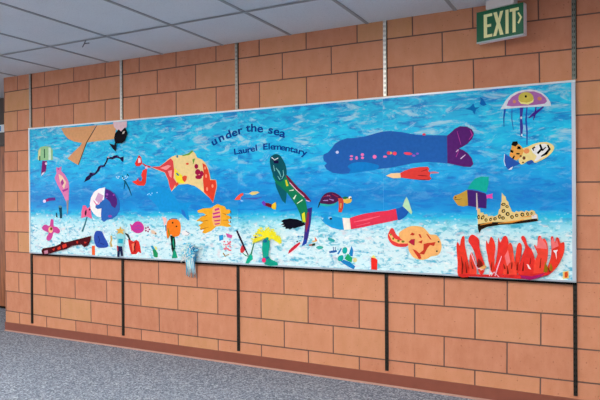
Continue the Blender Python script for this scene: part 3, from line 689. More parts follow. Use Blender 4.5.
cut('paper_dragon', 'tall green paper sea dragon with dark teal head in the middle of the mural', 'paper cutout', [
    ('body', (16, 122, 84), [[(272, 170), (279, 172), (287, 175), (291, 179.4), (297, 186), (302, 193), (305.6, 201), (307.4, 211), (307, 222.6), (302, 222.4), (300, 214), (296.4, 206), (292, 199.6), (287, 192.6), (281, 187), (276, 183), (273, 177)]], 2, False),
    ('leg', (10, 92, 106), [[(275, 182), (281, 184), (287, 190), (286.4, 197), (285.4, 203.6), (282, 200.4), (278.6, 193), (276, 187)]], 1, False),
    ('head', (12, 84, 98), [[(270, 158.6), (272.4, 155.4), (276, 154), (280, 155.6), (283, 160), (285.6, 165.6), (286.6, 173.6), (284.6, 177.6), (281, 181.6), (276.6, 180), (272.8, 174), (270.4, 166)]], 3, True),
    ('highlight', (120, 196, 190), [seg([(276, 168), (279, 172), (281, 177)], [.6, 1.2, .5]), seg([(273.4, 165), (274.6, 171)], [.4, .8]), seg([(283, 170), (283.6, 175), (281.6, 179)], [.3, .8, .4]), seg([(277.6, 176), (280, 179.6)], [.3, .9])], 4, False),
    ('brow', (220, 230, 235), [seg([(271.6, 157.4), (274.6, 160), (278, 158)], [.9, .7, .9])], 4, False),
    ('mouth', (24, 16, 66), [[(273.4, 160.4), (278.6, 160.4), (278.4, 163.4), (274, 163.4)], ell(272.6, 159.6, .8, .9, 8)], 4, False),
    ('spine', (112, 20, 62), [seg([(286.4, 175.6), (291, 182), (297.4, 188.6), (304, 195), (310.4, 201.6)], [1.6, 2.6, 2.6, 3.6, 2])], 3, False),
    ('spine_edge', (236, 190, 214), [seg([(289.6, 182.6), (296, 189.6), (304, 196.8)], .7), seg([(306, 200.4), (309.6, 201.4)], .8)], 4, False),
    ('rib', (210, 236, 214), [seg([(289.4, 190.6), (293.6, 190)], [.5, 1]), seg([(293.6, 199), (296, 195)], [1.6, .6]), seg([(297, 203.6), (302.4, 199.8)], [.5, 1])], 3, False),
    ('patch', (210, 214, 40), [seg([(285.8, 180), (287.4, 186)], [1.4, 2]), [(301.8, 214), (304.6, 212), (305.6, 222.4), (302.6, 221.6)]], 3, False)])
cut('paper_post', 'narrow purple and red paper post standing below the green sea dragon', 'paper cutout', [
    ('body', (54, 44, 130), [[(306, 209), (312.2, 207.2), (310.8, 222), (308.4, 236), (306.4, 243.6), (301.6, 246.4), (303.6, 240), (304.8, 228)]], 1, False),
    ('stripe', (150, 44, 72), [[(306.4, 213), (309, 212), (308.6, 224), (306, 233), (305.4, 226)]], 2, False),
    ('foot', (30, 70, 170), [[(304.4, 239), (306.8, 240), (306.2, 243.4), (301.6, 246.2), (303, 242)]], 2, False)])
cut('paper_fish', 'slim red paper fish with white edge, lying slanted at the foot of the purple post', 'paper cutout', [
    ('body', (204, 40, 62), [[(288, 254), (289, 250.4), (294, 245.6), (299.6, 242), (300.4, 243.4), (296, 248), (291, 252)]], 1, False),
    ('edge', (238, 226, 232), [seg([(290, 253.6), (296.4, 248.6), (301.4, 242.4)], .9)], 0, False),
    ('eye', (14, 20, 20), [ell(297.2, 241.6, .8, .8, 8)], 2, False)])
cut('paper_bubble', 'small dull blue paper bubble, farther from the purple post than its twin', 'paper cutout', [('body', (60, 140, 184), [ell(298.4, 236.6, 1.2, 1, 8)], 0, False)])
cut('paper_bubble', 'small dull blue paper bubble touching the purple post', 'paper cutout', [('body', (60, 140, 184), [ell(302.4, 236.8, 1.2, 1, 8)], 0, False)])
cut('paper_fish', 'tiny brown paper fish with dark green tail, right of the purple post', 'paper fish', [
    ('body', (184, 112, 96), [[(308.6, 244.6), (312.4, 243.6), (312.6, 246), (309, 246)]], 0, False),
    ('tail', (24, 60, 44), [[(312, 243.8), (315.4, 243.2), (315, 245.6), (312, 246)]], 1, False)])
cut('paper_boat', 'tiny orange paper sail above the tiny brown fish', 'paper cutout', [
    ('hull', (238, 190, 110), [[(311.6, 241), (316.4, 240), (316.6, 241.8), (312.6, 242)]], 0, False),
    ('sail', (228, 110, 90), [[(314.6, 236.6), (317.4, 240.6), (315.2, 240.8)]], 0, False)])
cut('paper_pebble', 'teal oval paper pebble, higher of the two above the teal shell', 'paper pebble', [('body', (40, 160, 166), [[(327.6, 238.4), (331, 238.2), (334.8, 240.2), (334, 241.6), (330, 241.2)]], 0, True)])
cut('paper_pebble', 'teal oval paper pebble, lower and nearer the purple post', 'paper pebble', [('body', (50, 170, 160), [[(316.2, 247.4), (319, 245.8), (323.2, 246.8), (322, 248.8), (318, 249)]], 0, True)])
cut('paper_boat', 'small blue paper boat with two masts, left of the teal shell', 'paper boat', [
    ('hull', (20, 96, 176), [[(329, 251.4), (332, 250.6), (336.4, 250), (337, 251.8), (333.6, 252.8), (329.4, 253)]], 0, False),
    ('mast', (40, 90, 150), [seg([(333.2, 246.8), (333.4, 250.6)], .7), seg([(335.2, 247), (335.2, 250.4)], .7)], 0, False)])
cut('paper_shell', 'blue and green paper shell made of pieces, near the bottom edge', 'paper shell', [
    ('blue_piece', (26, 128, 196), [[(341, 247.6), (341.8, 249), (338.6, 254.4), (337, 254)], [(351.4, 245.8), (353.2, 250), (352.6, 256.4), (350.4, 256), (349, 253.6)], [(340.4, 261.4), (344, 264), (349, 267), (353.6, 269.4), (355.2, 266.4), (350, 262), (344, 259.8)]], 0, False),
    ('teal_piece', (20, 164, 160), [[(343.6, 247.6), (346.2, 247.4), (347.4, 250), (345.8, 253.6), (343, 253.2), (342.2, 250)], [(338.6, 256.4), (342, 255), (343.6, 257.4), (342, 260.8), (338.6, 261), (337.6, 258.6)]], 0, True),
    ('green_piece', (30, 166, 110), [[(347.8, 253.6), (350.8, 256.6), (352.4, 258), (351.6, 262.4), (347, 260.6), (344.6, 258.4)]], 1, False),
    ('core', (228, 214, 150), [ell(355, 260, 2, 2.4, 10)], 0, False)])
cut('paper_candle', 'red paper candle with yellow flame at the bottom edge of the mural', 'paper cutout', [
    ('body', (230, 44, 36), [[(371, 257.6), (375, 257.8), (377.4, 260), (377, 270), (371.2, 269.6)]], 0, False),
    ('flame', (240, 226, 130), [[(371, 257.4), (373.6, 255), (376.4, 258.4)]], 1, False)])
cut('paper_turtle', 'purple shelled paper turtle with yellow head swimming right', 'paper turtle', [
    ('belly', (40, 176, 176), [[(320, 203), (330, 204.6), (338, 201), (335, 205.4), (326, 206.6), (320, 205.4)]], 0, False),
    ('shell', (74, 26, 72), [[(320, 203), (321, 198.6), (324, 194.6), (328, 192.4), (333, 192.2), (338, 194.4), (342, 198), (339.6, 200), (335, 203), (330, 204.4), (325, 204)]], 1, True),
    ('shell_marking', (166, 130, 190), [seg([(323, 200.6), (328, 200.4)], [.5, 1.2]), seg([(329, 199), (333.6, 200.4)], [.5, 1.4]), seg([(326, 196), (330, 195.6)], [.4, .8])], 2, False),
    ('shell_marking', (160, 36, 60), [seg([(323.4, 197), (328, 195), (331, 197.6)], [.6, 1, .6]), seg([(332, 194), (338, 197)], [.6, 1])], 2, False),
    ('flipper', (204, 70, 56), [[(338, 198), (342.4, 198.4), (343.6, 201.6), (343, 208), (341.4, 212.4), (338.4, 212), (339, 205)]], 2, False),
    ('flipper_patch', (210, 160, 90), [[(340, 203), (341.8, 203.4), (341, 208.6), (339.8, 207)]], 3, False),
    ('head', (226, 190, 86), [[(343, 199.4), (347, 198.8), (350.6, 198), (352, 200), (350.6, 202.4), (347, 203.6), (344, 202.6)]], 1, False),
    ('neck', (24, 120, 60), [[(342, 197.8), (345, 196.4), (348.6, 197.4), (345, 199.4)]], 2, False),
    ('eye', (245, 245, 245), [ell(350, 197.6, 1.5, 1.2, 10)], 2, False),
    ('pupil', (16, 16, 30), [ell(350.6, 198.4, .8, .8, 8)], 3, False),
    ('tail', (20, 50, 60), [seg([(320, 202), (319, 205), (317.8, 208)], [1.6, 1.2, .4])], 0, False)])
cut('paper_fish', 'long paper fish with blue head, pink red body and white collar', 'paper fish', [
    ('head', (28, 150, 214), [[(320.8, 215), (325, 214.2), (330, 215), (336, 216.8), (342.6, 218), (344.2, 229.8), (338, 229.4), (331, 227.4), (325, 223.6), (321.6, 220)]], 0, False),
    ('mouth', (190, 226, 236), [[(321.2, 217.6), (323.6, 218), (322.4, 219.6)]], 1, False),
    ('eye', (10, 26, 70), [ell(330.8, 218.8, 1.4, 1, 10)], 2, False),
    ('eye_ring', (160, 200, 226), [ell(330, 217.9, 1.8, 1.3, 10)], 1, False),
    ('collar', (246, 236, 226), [[(342.4, 217.8), (349.6, 218.2), (351, 229.6), (344, 229.9)]], 1, False),
    ('body', (224, 52, 82), [[(349.6, 218.2), (355, 216.2), (364, 213.8), (377, 211.8), (388, 210.6), (395.8, 208.6), (398.4, 219.6), (390, 221.6), (375, 224.6), (362, 227.4), (351, 229.2)]], 0, False),
    ('body_streak', (236, 100, 120), [seg([(354, 222), (366, 219.6), (380, 216)], [.6, 1.8, .6]), seg([(356, 226), (370, 222.6)], [.4, 1])], 1, False),
    ('rear', (30, 92, 178), [[(395.8, 208.8), (399, 208), (402.4, 206.6), (405.4, 209), (408.6, 212), (406.4, 215.6), (403.6, 218), (399, 220.4), (397.6, 219.4)]], 1, False),
    ('tail', (184, 224, 184), [[(402.6, 206), (404.6, 200.4), (406.6, 196.8), (408.6, 201), (410.4, 207), (412.2, 212), (411.2, 214.4), (408.4, 211.4)]], 2, False)])
cut('paper_fish', 'peach paper fish with red marks and curled red tail on the sand', 'paper fish', [
    ('body', (246, 180, 112), [[(399, 233), (404, 229), (410, 226.4), (417, 226), (423, 227.4), (427.4, 231.6), (430, 234.4), (436, 235), (439.6, 239), (441.6, 246), (439.8, 253), (436, 255.6), (431, 256.4), (427, 258.8), (420, 259.8), (413, 257), (408.6, 250), (408, 244), (404, 241), (400, 238)]], 1, True),
    ('tail', (226, 62, 62), [[(391, 228.4), (393.6, 229), (396, 234), (399, 236.4), (405, 234.6), (407, 238), (408, 245.6), (400, 247), (393, 245), (388.6, 239.6), (388, 234.4)]], 0, True),
    ('tail_stripe', (244, 190, 120), [seg([(389.8, 234), (393, 239.4), (399, 242), (407, 242)], [2.2, 3, 3, 3])], 1, False),
    ('tail_spot', (110, 120, 30), [ell(393.2, 238.6, 1, 1.2, 8), ell(398.4, 240.8, 1.3, 1.1, 8), ell(403, 241.6, 1.6, 1.1, 8), ell(390.8, 234.6, .8, 1, 8)], 2, False),
    ('marking', (206, 60, 40), [[(410, 235), (412, 232.4), (415, 234), (413.4, 235.4)], [(418.4, 234), (420.4, 234.2), (421.8, 238), (420, 237.6)], [(426, 233.6), (428, 234.6), (431.6, 239.6), (430, 239.4)], [(418, 242), (422.6, 240), (421.6, 243.6)], [(412.4, 249), (416, 250.4), (420, 254), (421.4, 258.6), (419, 259), (415.6, 254)], [(423.6, 244), (427.4, 243), (431.4, 242.6), (435.6, 242), (434, 246), (430, 245), (427.4, 248), (425.4, 252), (424, 254.6), (419, 253.6), (423.4, 250)]], 2, False),
    ('patch', (176, 30, 60), [[(408.4, 242), (411, 239.4), (414.8, 239), (414.4, 245.6), (411.6, 244.4)]], 3, False),
    ('eye', (10, 14, 24), [ell(438.6, 241.8, .9, .9, 8), ell(436.8, 251.2, .9, .8, 8)], 3, False)])

# --- whale, squid, right part
cut('paper_whale', 'huge blue paper whale with purple tail across the upper right centre', 'paper whale', [
    ('body', (38, 98, 178), [[(323.2, 158), (323.6, 154.4), (328, 152.4), (331.4, 148.6), (335, 143.6), (340, 140.6), (347, 138.2), (355, 138), (364, 136.8), (374, 133.8), (382, 131.6), (390, 131), (400, 131.8), (410, 133.8), (420, 135), (433, 135.2), (447.2, 135.4), (447.6, 163.4), (436, 162.4), (426, 162), (412, 163.4), (402, 165.6), (392, 167.6), (380, 168.8), (370, 170.6), (358, 172.4), (350, 173.4), (342, 174), (333, 173), (326.6, 169.4), (324.4, 165.6), (327, 163.2), (324, 161)]], 0, False),
    ('belly_patch', (20, 128, 204), [[(347.6, 166.4), (353, 163), (361, 162), (370, 163), (379, 165.6), (376, 169.6), (366, 171.2), (357, 172.6), (349, 173.2), (350.6, 170)]], 1, True),
    ('tail', (88, 36, 112), [[(447, 135.6), (451, 132.4), (455, 128.6), (460, 126.2), (467, 126.6), (472, 129.4), (474, 133.4), (472.4, 138.4), (468, 143.4), (462.6, 146.8), (459.2, 148.4), (463.6, 150.4), (468, 153.4), (471.8, 158.4), (473.4, 164), (470.6, 167), (464, 166.8), (456, 165), (447.4, 163.2)]], 1, False),
    ('tail_streak', (176, 60, 150), [seg([(457, 131), (459, 138), (461, 145)], [.4, .7, .4]), seg([(470, 130), (472.4, 135), (469, 139.6)], [.6, 1.4, .6]), seg([(456, 157), (459, 150)], [.8, .4])], 2, False),
    ('tail_edge', (226, 196, 226), [seg([(460.6, 158.8), (465.4, 154.6)], [1, .6]), seg([(456, 152), (458.4, 149.6)], [.5, .8])], 2, False),
    ('eye', (216, 214, 240), [ell(337.2, 152.2, 1.6, 1.5, 10)], 1, False),
    ('gem', (226, 120, 180), [ell(351.4, 156.2, 1.7, 1, 8), ell(351.2, 159.2, 1.7, 1, 8), ell(356.6, 158, 1.3, 2, 8), ell(362.4, 154.6, 1.7, 1.5, 8), ell(362.4, 157.8, 1.6, 1.3, 8), ell(374.6, 156.8, 2, 2, 8), ell(385, 156.6, 2, 1.1, 8)], 1, False),
    ('gem', (232, 70, 96), [ell(388.8, 153, 2, 1.8, 8), ell(394.6, 153.4, 2.2, 1.9, 8), ell(408, 153.6, 4.4, 1.4, 10, 6), ell(424, 134.4, 1.8, 1.2, 8)], 1, False),
    ('gem', (240, 200, 80), [ell(391, 153, 1, 1.3, 8)], 2, False),
    ('gem', (150, 90, 200), [ell(413.8, 155.6, 1.6, 1, 8), ell(417.4, 153.6, 1.4, 1, 8)], 1, False)])
cut('paper_squid', 'red paper squid with cream pointed nose under the blue whale', 'paper squid', [
    ('body', (226, 64, 58), [[(400.2, 173), (405, 170.6), (412, 168.2), (420, 167), (427.6, 166.8), (429.4, 169), (428, 171), (430.6, 173), (429.6, 176), (431.4, 178.4), (429.4, 180.2), (420, 180), (410, 178.8), (401, 177.6)]], 0, False),
    ('nose', (246, 206, 156), [[(385.8, 175.8), (391, 173.4), (400.2, 173), (400.8, 178), (393, 178.2)]], 1, False),
    ('fold', (140, 26, 40), [seg([(417.6, 175.4), (422, 175.6), (427.4, 176)], [.3, 1.1, .5]), seg([(421, 171.4), (427, 169.6)], [.3, .9]), seg([(415, 179), (424, 179.8), (429, 179.2)], [.3, .9, .3])], 1, False),
    ('tentacle', (214, 130, 150), [seg([(430, 172.8), (434, 172.4), (438.6, 172.8)], [2, 1.9, .9])], 1, False)])
cut('paper_fish', 'purple paper fish with mustard nose and large teal fin', 'paper fish', [
    ('body', (66, 34, 112), [[(467, 189.8), (472, 190), (479, 191.4), (486, 193.6), (486.8, 200), (486.4, 208.6), (477, 207.4), (468, 205.8)]], 0, False),
    ('nose', (190, 150, 60), [[(453, 198.4), (454.4, 195.6), (459, 194.2), (463, 192), (467, 190), (468, 205.6), (463, 206.4), (458, 205.4), (455.4, 202)]], 1, False),
    ('mouth', (80, 60, 40), [seg([(454.4, 199), (459, 199.8), (462, 198.4)], [.8, .4, .3]), ell(455.6, 197.4, .9, .8, 8)], 2, False),
    ('fin', (20, 174, 158), [[(467.6, 188.8), (471, 183), (475, 178.6), (481, 176.6), (488.8, 176.8), (488.4, 184), (486.4, 192.4), (479, 190.2), (472, 188.8)]], 1, False),
    ('tail', (206, 70, 166), [[(486.4, 195), (489, 194.6), (492.6, 193.4), (492, 196), (492.8, 198.6), (488.6, 198), (486.6, 198.6)]], 1, False)])
RINGS = ((478.6, 217, 1.2, 2), (482.6, 217.4, 1.3, 2.2), (486, 220, 1.5, 1.4), (490.6, 219.4, 1.6, 1.2), (495, 218.8, 1.6, 1.4), (499.6, 216.6, 1.4, 2), (503.4, 211, 1.6, 1.8), (503.4, 204.4, 1.3, 2), (507, 206.6, 1.2, 1.5), (507.6, 214, 1.8, 1.8), (503, 218, 1.6, 1.5), (512, 217, 1.7, 1.6), (516.6, 215.4, 1.5, 1.5), (522.4, 214.6, 1.7, 1.8), (527.6, 214, 1.3, 1.6), (531.6, 213.4, 1, 1.2))
cut('paper_castle', 'cream and black leopard spotted paper shipwreck with pointed tower', 'paper cutout', [
    ('body', (226, 202, 138), [[(477.2, 209), (480, 208.4), (480.4, 212.6), (483.6, 212.4), (484, 214.6), (487, 213.8), (488, 216.4), (492, 215.6), (494, 216.8), (498, 214.6), (499, 209.4), (500.6, 208.6), (501, 202.6), (501.6, 201.4), (501.8, 192.8), (504, 195.6), (505.6, 196.6), (506.2, 200), (508.4, 202), (508.8, 204.6), (511, 209), (512, 211.6), (515, 212.6), (516, 210.8), (519, 212), (521, 210.6), (524.6, 212), (526, 210.2), (529, 211.6), (531.4, 210), (534.6, 211), (535.4, 213.6), (537.4, 214.6), (538.2, 219.6), (525, 222), (508, 224), (494, 225), (484, 226.4), (478, 227.6)]], 0, False),
    ('mast', (214, 196, 190), [seg([(476.6, 193), (477.2, 210)], [.9, 1.8])], 2, False),
    ('keel', (34, 20, 12), [[(477.6, 224.2), (490, 222.2), (505, 222), (520, 220.8), (537, 218.2), (538, 221), (520, 223.4), (500, 224.8), (487, 227), (481.2, 229.6), (479.4, 233), (478, 229)]], 2, False),
    ('sand_stripe', (232, 150, 56), [seg([(480, 225), (492, 222.4)], [.5, 1.4]), seg([(498, 223.4), (512, 222), (524, 219.6)], [.6, 1.8, .6]), seg([(520, 217.4), (534, 215.6)], [.5, 1.3])], 3, False),
    ('bow', (232, 226, 236), [[(531, 215.4), (536.6, 214.6), (537.4, 218.4), (532, 218.8)]], 3, False),
    ('spot', (40, 30, 16), [ell(x, y, rx*1.15, ry*1.15, 9, 37*k) for k, (x, y, rx, ry) in enumerate(RINGS)], 1, False),
    ('spot_centre', (214, 178, 96), [ell(x+.15, y+.1, rx*.55, ry*.6, 8, 37*k) for k, (x, y, rx, ry) in enumerate(RINGS)], 2, False)])
cut('paper_fish', 'small blue paper fish, left of the two near the top of the mural', 'paper fish', [('body', (8, 112, 190), [[(465, 109), (470, 107), (473.4, 103.4), (475, 107.6), (480, 106.8), (476, 109.6), (474.6, 114.6), (472.4, 110.8)]], 0, False)])
cut('paper_fish', 'small blue paper fish, right of the two near the top of the mural', 'paper fish', [('body', (14, 104, 186), [[(480.4, 96.8), (483, 99), (486.6, 104.8), (483.4, 106), (479.6, 104), (480.6, 100.4)]], 0, False)])
cut('paper_jellyfish', 'purple dome paper jellyfish with one yellow eye, top right corner', 'paper jellyfish', [
    ('dome', (214, 224, 234), [[(500.4, 109.2), (503, 105), (506, 100), (510, 95.6), (516, 92), (523, 90), (530, 89.4), (537, 90.4), (543, 93.4), (547.6, 97.6), (550.4, 102.4), (551.2, 106), (538, 106.6), (522, 107.4), (510, 108.4)]], 1, False),
    ('inner', (170, 106, 174), [[(506.6, 105.6), (508.4, 101), (512, 96.8), (518, 93.2), (526, 91.4), (534, 91.4), (541, 93.8), (545.6, 98), (547, 101.2), (544.6, 103.6), (536, 104.8), (522, 105.8), (511, 106.4)]], 2, False),
    ('eyeball', (206, 190, 84), [ell(526, 98, 7.6, 6, 18)], 3, False),
    ('eyelid', (246, 236, 150), [[(517.6, 99.6), (521, 102), (527, 102.6), (532, 101), (534, 98.6), (533, 102), (528, 104.6), (521, 103.8)]], 4, False),
    ('pupil', (10, 14, 14), [ell(525.8, 96.4, 1.2, 1.3, 8)], 4, False),
    ('spot', (214, 140, 110), [ell(514.4, 101.6, 1.8, 1.8, 8), ell(539.6, 98.6, 2.4, 2, 8)], 3, False),
    ('tentacle', (24, 78, 176), [seg([(505, 109), (503.8, 118), (504, 127)], [2, 1.4, .6])], 0, False),
    ('tentacle', (40, 100, 190), [seg([(512, 108.6), (511.8, 119), (513.4, 129.6)], [.8, 1, .7])], 0, False),
    ('tentacle', (64, 60, 160), [seg([(521.6, 107.6), (521, 118), (521.6, 128), (521.2, 137)], [3.4, 2.4, 3, 1.4])], 0, False),
    ('tentacle', (36, 84, 184), [seg([(527, 107), (526, 120), (527, 132), (527, 145)], [1.2, 1.8, 1.6, 1])], 0, False),
    ('tentacle', (66, 40, 150), [seg([(543.6, 106.6), (538, 111), (534, 114), (528.6, 118)], [1.4, 2.4, 3, 1]), seg([(536, 107), (535, 114), (533.4, 120)], [1.2, 2, .7])], 0, False),
    ('bead', (226, 232, 244), [ell(521.2, 117.8, .9, 1.4, 8), ell(521.8, 135, .8, 1.2, 8)], 1, False)])
cut('paper_fish', 'striped black and white paper angelfish with orange spotted tail, upper right', 'paper fish', [
    ('body', (240, 220, 150), [[(521, 149.6), (527, 147), (533, 144.2), (540, 142.4), (547, 142.2), (552, 144.4), (554.2, 147.6), (552, 152.4), (546, 157.6), (539, 161.2), (534.6, 162.8), (532, 160), (527, 161.4), (521.6, 164.6), (518.6, 160)]], 2, True),
    ('white_side', (238, 236, 240), [[(531, 149), (537, 144.6), (545, 143.6), (550, 146.4), (550, 151), (545, 156), (538, 160.4), (534, 161.6), (537, 156), (533, 153)]], 3, False),
    ('stripe', (14, 14, 20), [seg([(533.8, 150.6), (532.6, 148.6), (535, 147)], [1, 1.6, 1.6]), seg([(540, 144.4), (541.6, 149), (537.4, 153.6)], [2, 2.6, 2]), seg([(547.6, 144.8), (549.6, 149), (546, 153.6), (541, 156.4)], [1.4, 2.4, 2.6, 1]), seg([(542, 150.6), (546, 147)], [1.6, .8])], 4, False),
    ('tail', (240, 172, 84), [[(509.4, 155.4), (511, 149.6), (512, 144.4), (514.6, 142), (518, 143.6), (521, 146), (524, 150.4), (521.4, 157), (516.4, 160.4), (512.4, 158.6)]], 3, False),
    ('tail_spot', (24, 16, 12), [[(511.4, 145), (512.6, 141.6), (517.4, 141.2), (518, 144), (515.6, 146.6)], [(517.6, 146), (520.4, 146.6), (521, 149.4), (517, 149)], [(510.4, 149.4), (513.6, 150.8), (513, 153.2), (510.2, 151.8)], [(516, 153), (519.8, 153), (519.4, 154.6), (516.4, 154.4)], [(512, 158.4), (514, 155.4), (515, 156), (513.4, 159.4)]], 4, False),
    ('cheek', (236, 150, 96), [ell(526.6, 151, 3, 2.6, 10, -20)], 4, False),
    ('marking', (120, 76, 46), [ell(524, 158, 1.6, 1.8, 8), ell(520.6, 156, 1.2, 1, 8), ell(523, 162.4, 1.2, .8, 8)], 4, False),
    ('blue_fin', (40, 88, 180), [[(504.4, 153.4), (509, 156.4), (514, 160), (520.6, 163.6), (513, 167), (508.4, 169.6), (505.4, 166), (504, 159)], [(527.6, 160.4), (533, 158.6), (536, 158.4), (534.4, 162), (529, 165), (526.6, 163.6)]], 1, False),
    ('fin_tip', (226, 236, 246), [[(508.2, 169.8), (511, 167.4), (513, 166.6), (511.6, 169.4)], seg([(504.6, 154), (504, 161), (505.4, 166)], .7)], 2, False)])

# --- red coral of cut fronds
coral = thing('paper_coral', at(510, 278, BD), 'wide bright red paper coral with many fronds at the bottom right', 'paper coral')
FR = [
    [(458.4, 276), (457.6, 262), (456.4, 247), (457.6, 242), (459.8, 245.6), (460.8, 240), (462.4, 236.4), (464.4, 237), (464.8, 245), (467, 256), (469, 266), (470.6, 276)],
    [(468.4, 241.4), (469.6, 236.4), (472.6, 234.6), (476, 236.4), (479, 240), (479.6, 248), (482.4, 258), (485, 266), (483, 274), (478.6, 272), (475.6, 256), (472, 247)],
    [(469.6, 272), (469.4, 258), (471.4, 252.4), (473.6, 256), (476, 264), (476.4, 275), (470.4, 275.6)],
    [(486.4, 240.4), (488.4, 244), (490.4, 237.4), (492.6, 238), (494.8, 243.4), (495.4, 252), (494.6, 262), (493.4, 273), (489.4, 268), (487.6, 256), (486, 248)],
    [(498.4, 237.6), (500.2, 242.6), (503, 237), (506, 236), (508, 239.6), (508.6, 247), (506.4, 256), (504.4, 266), (502, 276), (492.6, 275.4), (495.8, 262), (497.6, 250)],
    [(508.4, 245.6), (510.6, 242.8), (512.8, 248), (514.4, 260), (516.6, 268), (516, 276.6), (503.6, 276.4), (505, 260)],
    [(516.8, 246.6), (519.4, 242.6), (521.8, 246), (521.4, 254), (519.6, 262), (518.8, 272), (514.6, 272), (515.4, 258)],
    [(521, 238), (523.4, 235.8), (525.8, 239), (527.4, 244.6), (531.6, 250), (534.6, 258), (535.4, 268), (533, 277), (518.8, 276.6), (520, 262), (523.6, 252), (525, 246)],
    [(533.8, 245.2), (537, 246.4), (538, 237), (540.6, 236), (542.4, 239.4), (544.6, 238.4), (547.4, 244.4), (548, 254), (546.4, 264), (543.4, 273), (534, 277), (534.4, 262), (537.4, 254)],
    [(550.8, 238), (553, 236.6), (555, 242), (556.4, 237.4), (558.8, 238.4), (560.4, 243), (564, 242.2), (564.4, 250), (562, 258), (557, 267), (550, 274), (544.6, 275), (549.4, 262), (551.4, 252)]]
for k, p in enumerate(FR):
    mb = MB(); sheet(mb, p, k % 3+5, True); mb.build('frond', paper(((232, 58, 42), (226, 50, 44), (236, 70, 52))[k % 3], .22), coral)
mb = MB(); sheet(mb, [(458, 274), (480, 274.4), (500, 274.6), (525, 275), (544, 272.4), (552, 270), (549, 274.4), (538, 278), (526, 279.2), (500, 277.6), (480, 276.8), (458, 276)], 8, False); mb.build('base', paper((214, 42, 44), .25), coral)
for nm, col, outs, lv in (
    ('magenta_base', (156, 26, 96), [[(520, 275.4), (532, 276.4), (545, 273), (540, 277.6), (530, 280), (522, 278.6)]], 4),
    ('sponge', (238, 176, 104), [[(478.6, 268), (484.6, 264.8), (486.8, 267), (481, 270.8)]], 4),
    ('star', (246, 240, 240), [[(553, 250.6), (558, 249.8), (556.6, 252), (556.6, 259.4), (555.2, 253.4)]], 4),
    ('shell', (246, 226, 230), [[(526.6, 264), (528.6, 265), (531, 269.4), (528.6, 268.6)], seg([(531.4, 247), (533.6, 252), (535.4, 254)], [.5, 1.8, .5])], 4),
    ('pink_tip', (240, 118, 120), [[(534, 244), (537, 247), (538.2, 240), (540.6, 236.4), (543, 240), (546.6, 245), (546.8, 249), (536, 248)], [(551, 241), (553, 237.6), (555, 243), (557, 239.6), (558.6, 246), (552, 249)], [(504.6, 256), (508, 250), (510.4, 262), (507, 266)]], 4),
    ('gold_patch', (150, 110, 20), [[(543.4, 272), (545.4, 261.4), (548, 268.4), (547, 272.6)], [(549, 270.6), (550.6, 263), (552.6, 267.4), (552, 271)]], 4),
    ('dark_patch', (120, 30, 20), [seg([(461, 256), (462.6, 265), (462, 274)], [.3, 1.6, 1]), seg([(465.6, 262), (466.6, 273)], [.4, 1.6]), seg([(530.6, 258), (530, 264)], [.4, 1]), seg([(507, 266), (508, 274)], [.3, 1.6]), seg([(523.6, 262), (522.8, 271)], [.4, 1.4]), seg([(492, 262), (491, 270)], [.4, 1]), seg([(541, 258), (540, 268)], [.4, 1.1]), [(476.4, 266), (478.4, 258.4), (482.6, 263), (483, 266), (478.8, 268)], seg([(503.6, 264), (505, 269)], [.6, 1.4]), seg([(512, 262), (511.4, 269)], [.6, 1]), seg([(548, 268), (550, 272)], [.6, 1.4]), seg([(471, 262), (473, 269)], [.4, 1.2]), seg([(518, 262), (517, 270)], [.5, 1])], 5),
    ('pale_twig', (238, 196, 216), [seg([(470.6, 252), (473.6, 260), (477, 268), (484, 270)], [.6, 1, 1, .5]), seg([(488.6, 262), (490, 269), (489.4, 276)], [.4, 1, .8]), seg([(501.6, 256), (498, 266), (495, 276)], [.4, 1.2, .9]), seg([(491, 276), (494, 272), (499, 277)], [.7, .9, .7]), seg([(496, 250), (494.8, 259)], [1.8, .6])], 5)):
    for o in outs:
        mb = MB(); sheet(mb, o, lv+5, False); mb.build(nm, paper(col), coral)
cut('paper_card', 'tiny yellow card with red figure in the bottom right corner of the mural', 'paper card', [
    ('card', (246, 214, 120), [[(562.8, 271.8), (568.6, 270.8), (568.8, 278.2), (563, 279)]], 0, False),
    ('figure', (224, 84, 34), [[(564.6, 272.6), (567.4, 271.6), (568, 275), (567, 277.8), (564.6, 277.6)]], 1, False)])

# ------------------------------------------------------------------ exit sign (turned a little away from the wall)
D, ANG, DEP = .085, math.radians(15), .05
tl, bl = at(476.3, 11, D), at(476.8, 41.8, D)
ex0 = (tl.x+bl.x)/2
dr = FW + RX*((523.8-300)/F0) + UP*(180/F0)
# width at which the turned face ends where its right edge is seen
Wd = ((CAM.x-ex0)*dr.y - (CAM.y+D)*dr.x)/(math.cos(ANG)*dr.y + math.sin(ANG)*dr.x)
DR = D+Wd*math.sin(ANG)
tr, br_ = at(523.8, 3.2, DR), at(523.8, 36.6, DR)
ex1 = ex0+Wd; ez1 = (tl.z+tr.z)/2; ez0 = (bl.z+br_.z)/2; Hg = ez1-ez0
ex = thing('exit_sign', (ex0, -D, ez0), 'green and cream EXIT sign box with right arrow mounted under the ceiling', 'exit sign')
greenm = newmat('sign_green', (8, 98, 62), .35); cream = newmat('sign_cream', (226, 224, 164), .4, emit=.08)
sidem = newmat('sign_white', (232, 226, 236), .4)
MB().box(ex0+.001, ex1-.001, -D+.004, -D+DEP, ez0+.001, ez1-.001).build('housing', sidem, ex, bevel=.003)
MB().box(ex0+.003, ex1-.003, -D+.0005, -D+.0035, ez0+.008, ez1-.002).build('face', greenm, ex)
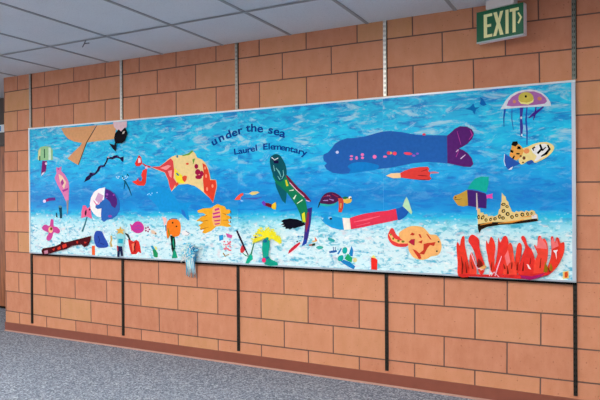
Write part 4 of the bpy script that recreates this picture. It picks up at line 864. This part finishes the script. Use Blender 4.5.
MB().box(ex0, ex1, -D-.002, -D+.0035, ez0-.002, ez0+.0075).build('bottom_lip', newmat('sign_lip', (170, 190, 190), .4), ex)
MB().box(ex0, ex0+.0028, -D-.001, -D+.0035, ez0+.008, ez1).build('side_lip', newmat('sign_side_lip', (60, 120, 110), .4), ex)
lm = MB()
# block letters in the unit frame of the face
def bar(pts, name='exit_letter'):
    m_ = MB(); fr_ = [Vector((ex0+x*Wd, -D-.0006, ez0+z*Hg)) for x, z in pts]; m_.prism(fr_, [Vector((p.x, -D+.0003, p.z)) for p in fr_])
    m_.build(name, cream, ex)
L0, L1 = .13, .87
T9 = L1-.09
bar([(.16, L0), (.345, L0), (.345, L0+.09), (.232, L0+.09), (.232, .455), (.32, .455), (.32, .54), (.232, .54), (.232, T9), (.345, T9), (.345, L1), (.16, L1)])
bar([(.37, L1), (.445, L1), (.478, .66), (.515, L1), (.58, L1), (.51, .52), (.582, L0), (.508, L0), (.473, .36), (.43, L0), (.36, L0), (.437, .5)])
bar([(.625, L0), (.69, L0), (.69, L1), (.625, L1)])
bar([(.77, L0), (.835, L0), (.835, T9), (.9, T9), (.9, L1), (.715, L1), (.715, T9), (.77, T9)])
bar([(.872, .70), (.90, .72), (.965, .545), (.90, .36), (.872, .40), (.925, .545)], 'arrow')
MB().box(ex0+Wd*.22, ex0+Wd*.82, -D-.012, -D+DEP-.004, ez1+.0005, H-.0075).build('canopy', newmat('canopy_white', (226, 218, 216), .5), ex, bevel=.003)

ex.rotation_euler = (0, 0, -ANG)

# small wire hook caught in the ceiling grid
hk = MB()
def onc(u, v, z):
    d = FW + RX*((u-300)/F0) + UP*((200-v)/F0); return CAM + d*((z-CAM.z)/d.z)
hk.tube([onc(82.6, 47, H-.004), onc(84.4, 43.6, H-.012), onc(85.6, 40.6, H-.008)], .004, 6)
hk.tube([onc(84.4, 43.6, H-.012), onc(89.4, 43, H-.006)], .0035, 6)
tag(hk.build('ceiling_hook', newmat('grey_wire', (90, 92, 104), .5)), 'small dark wire hook under a ceiling tile near the left end', 'hook')
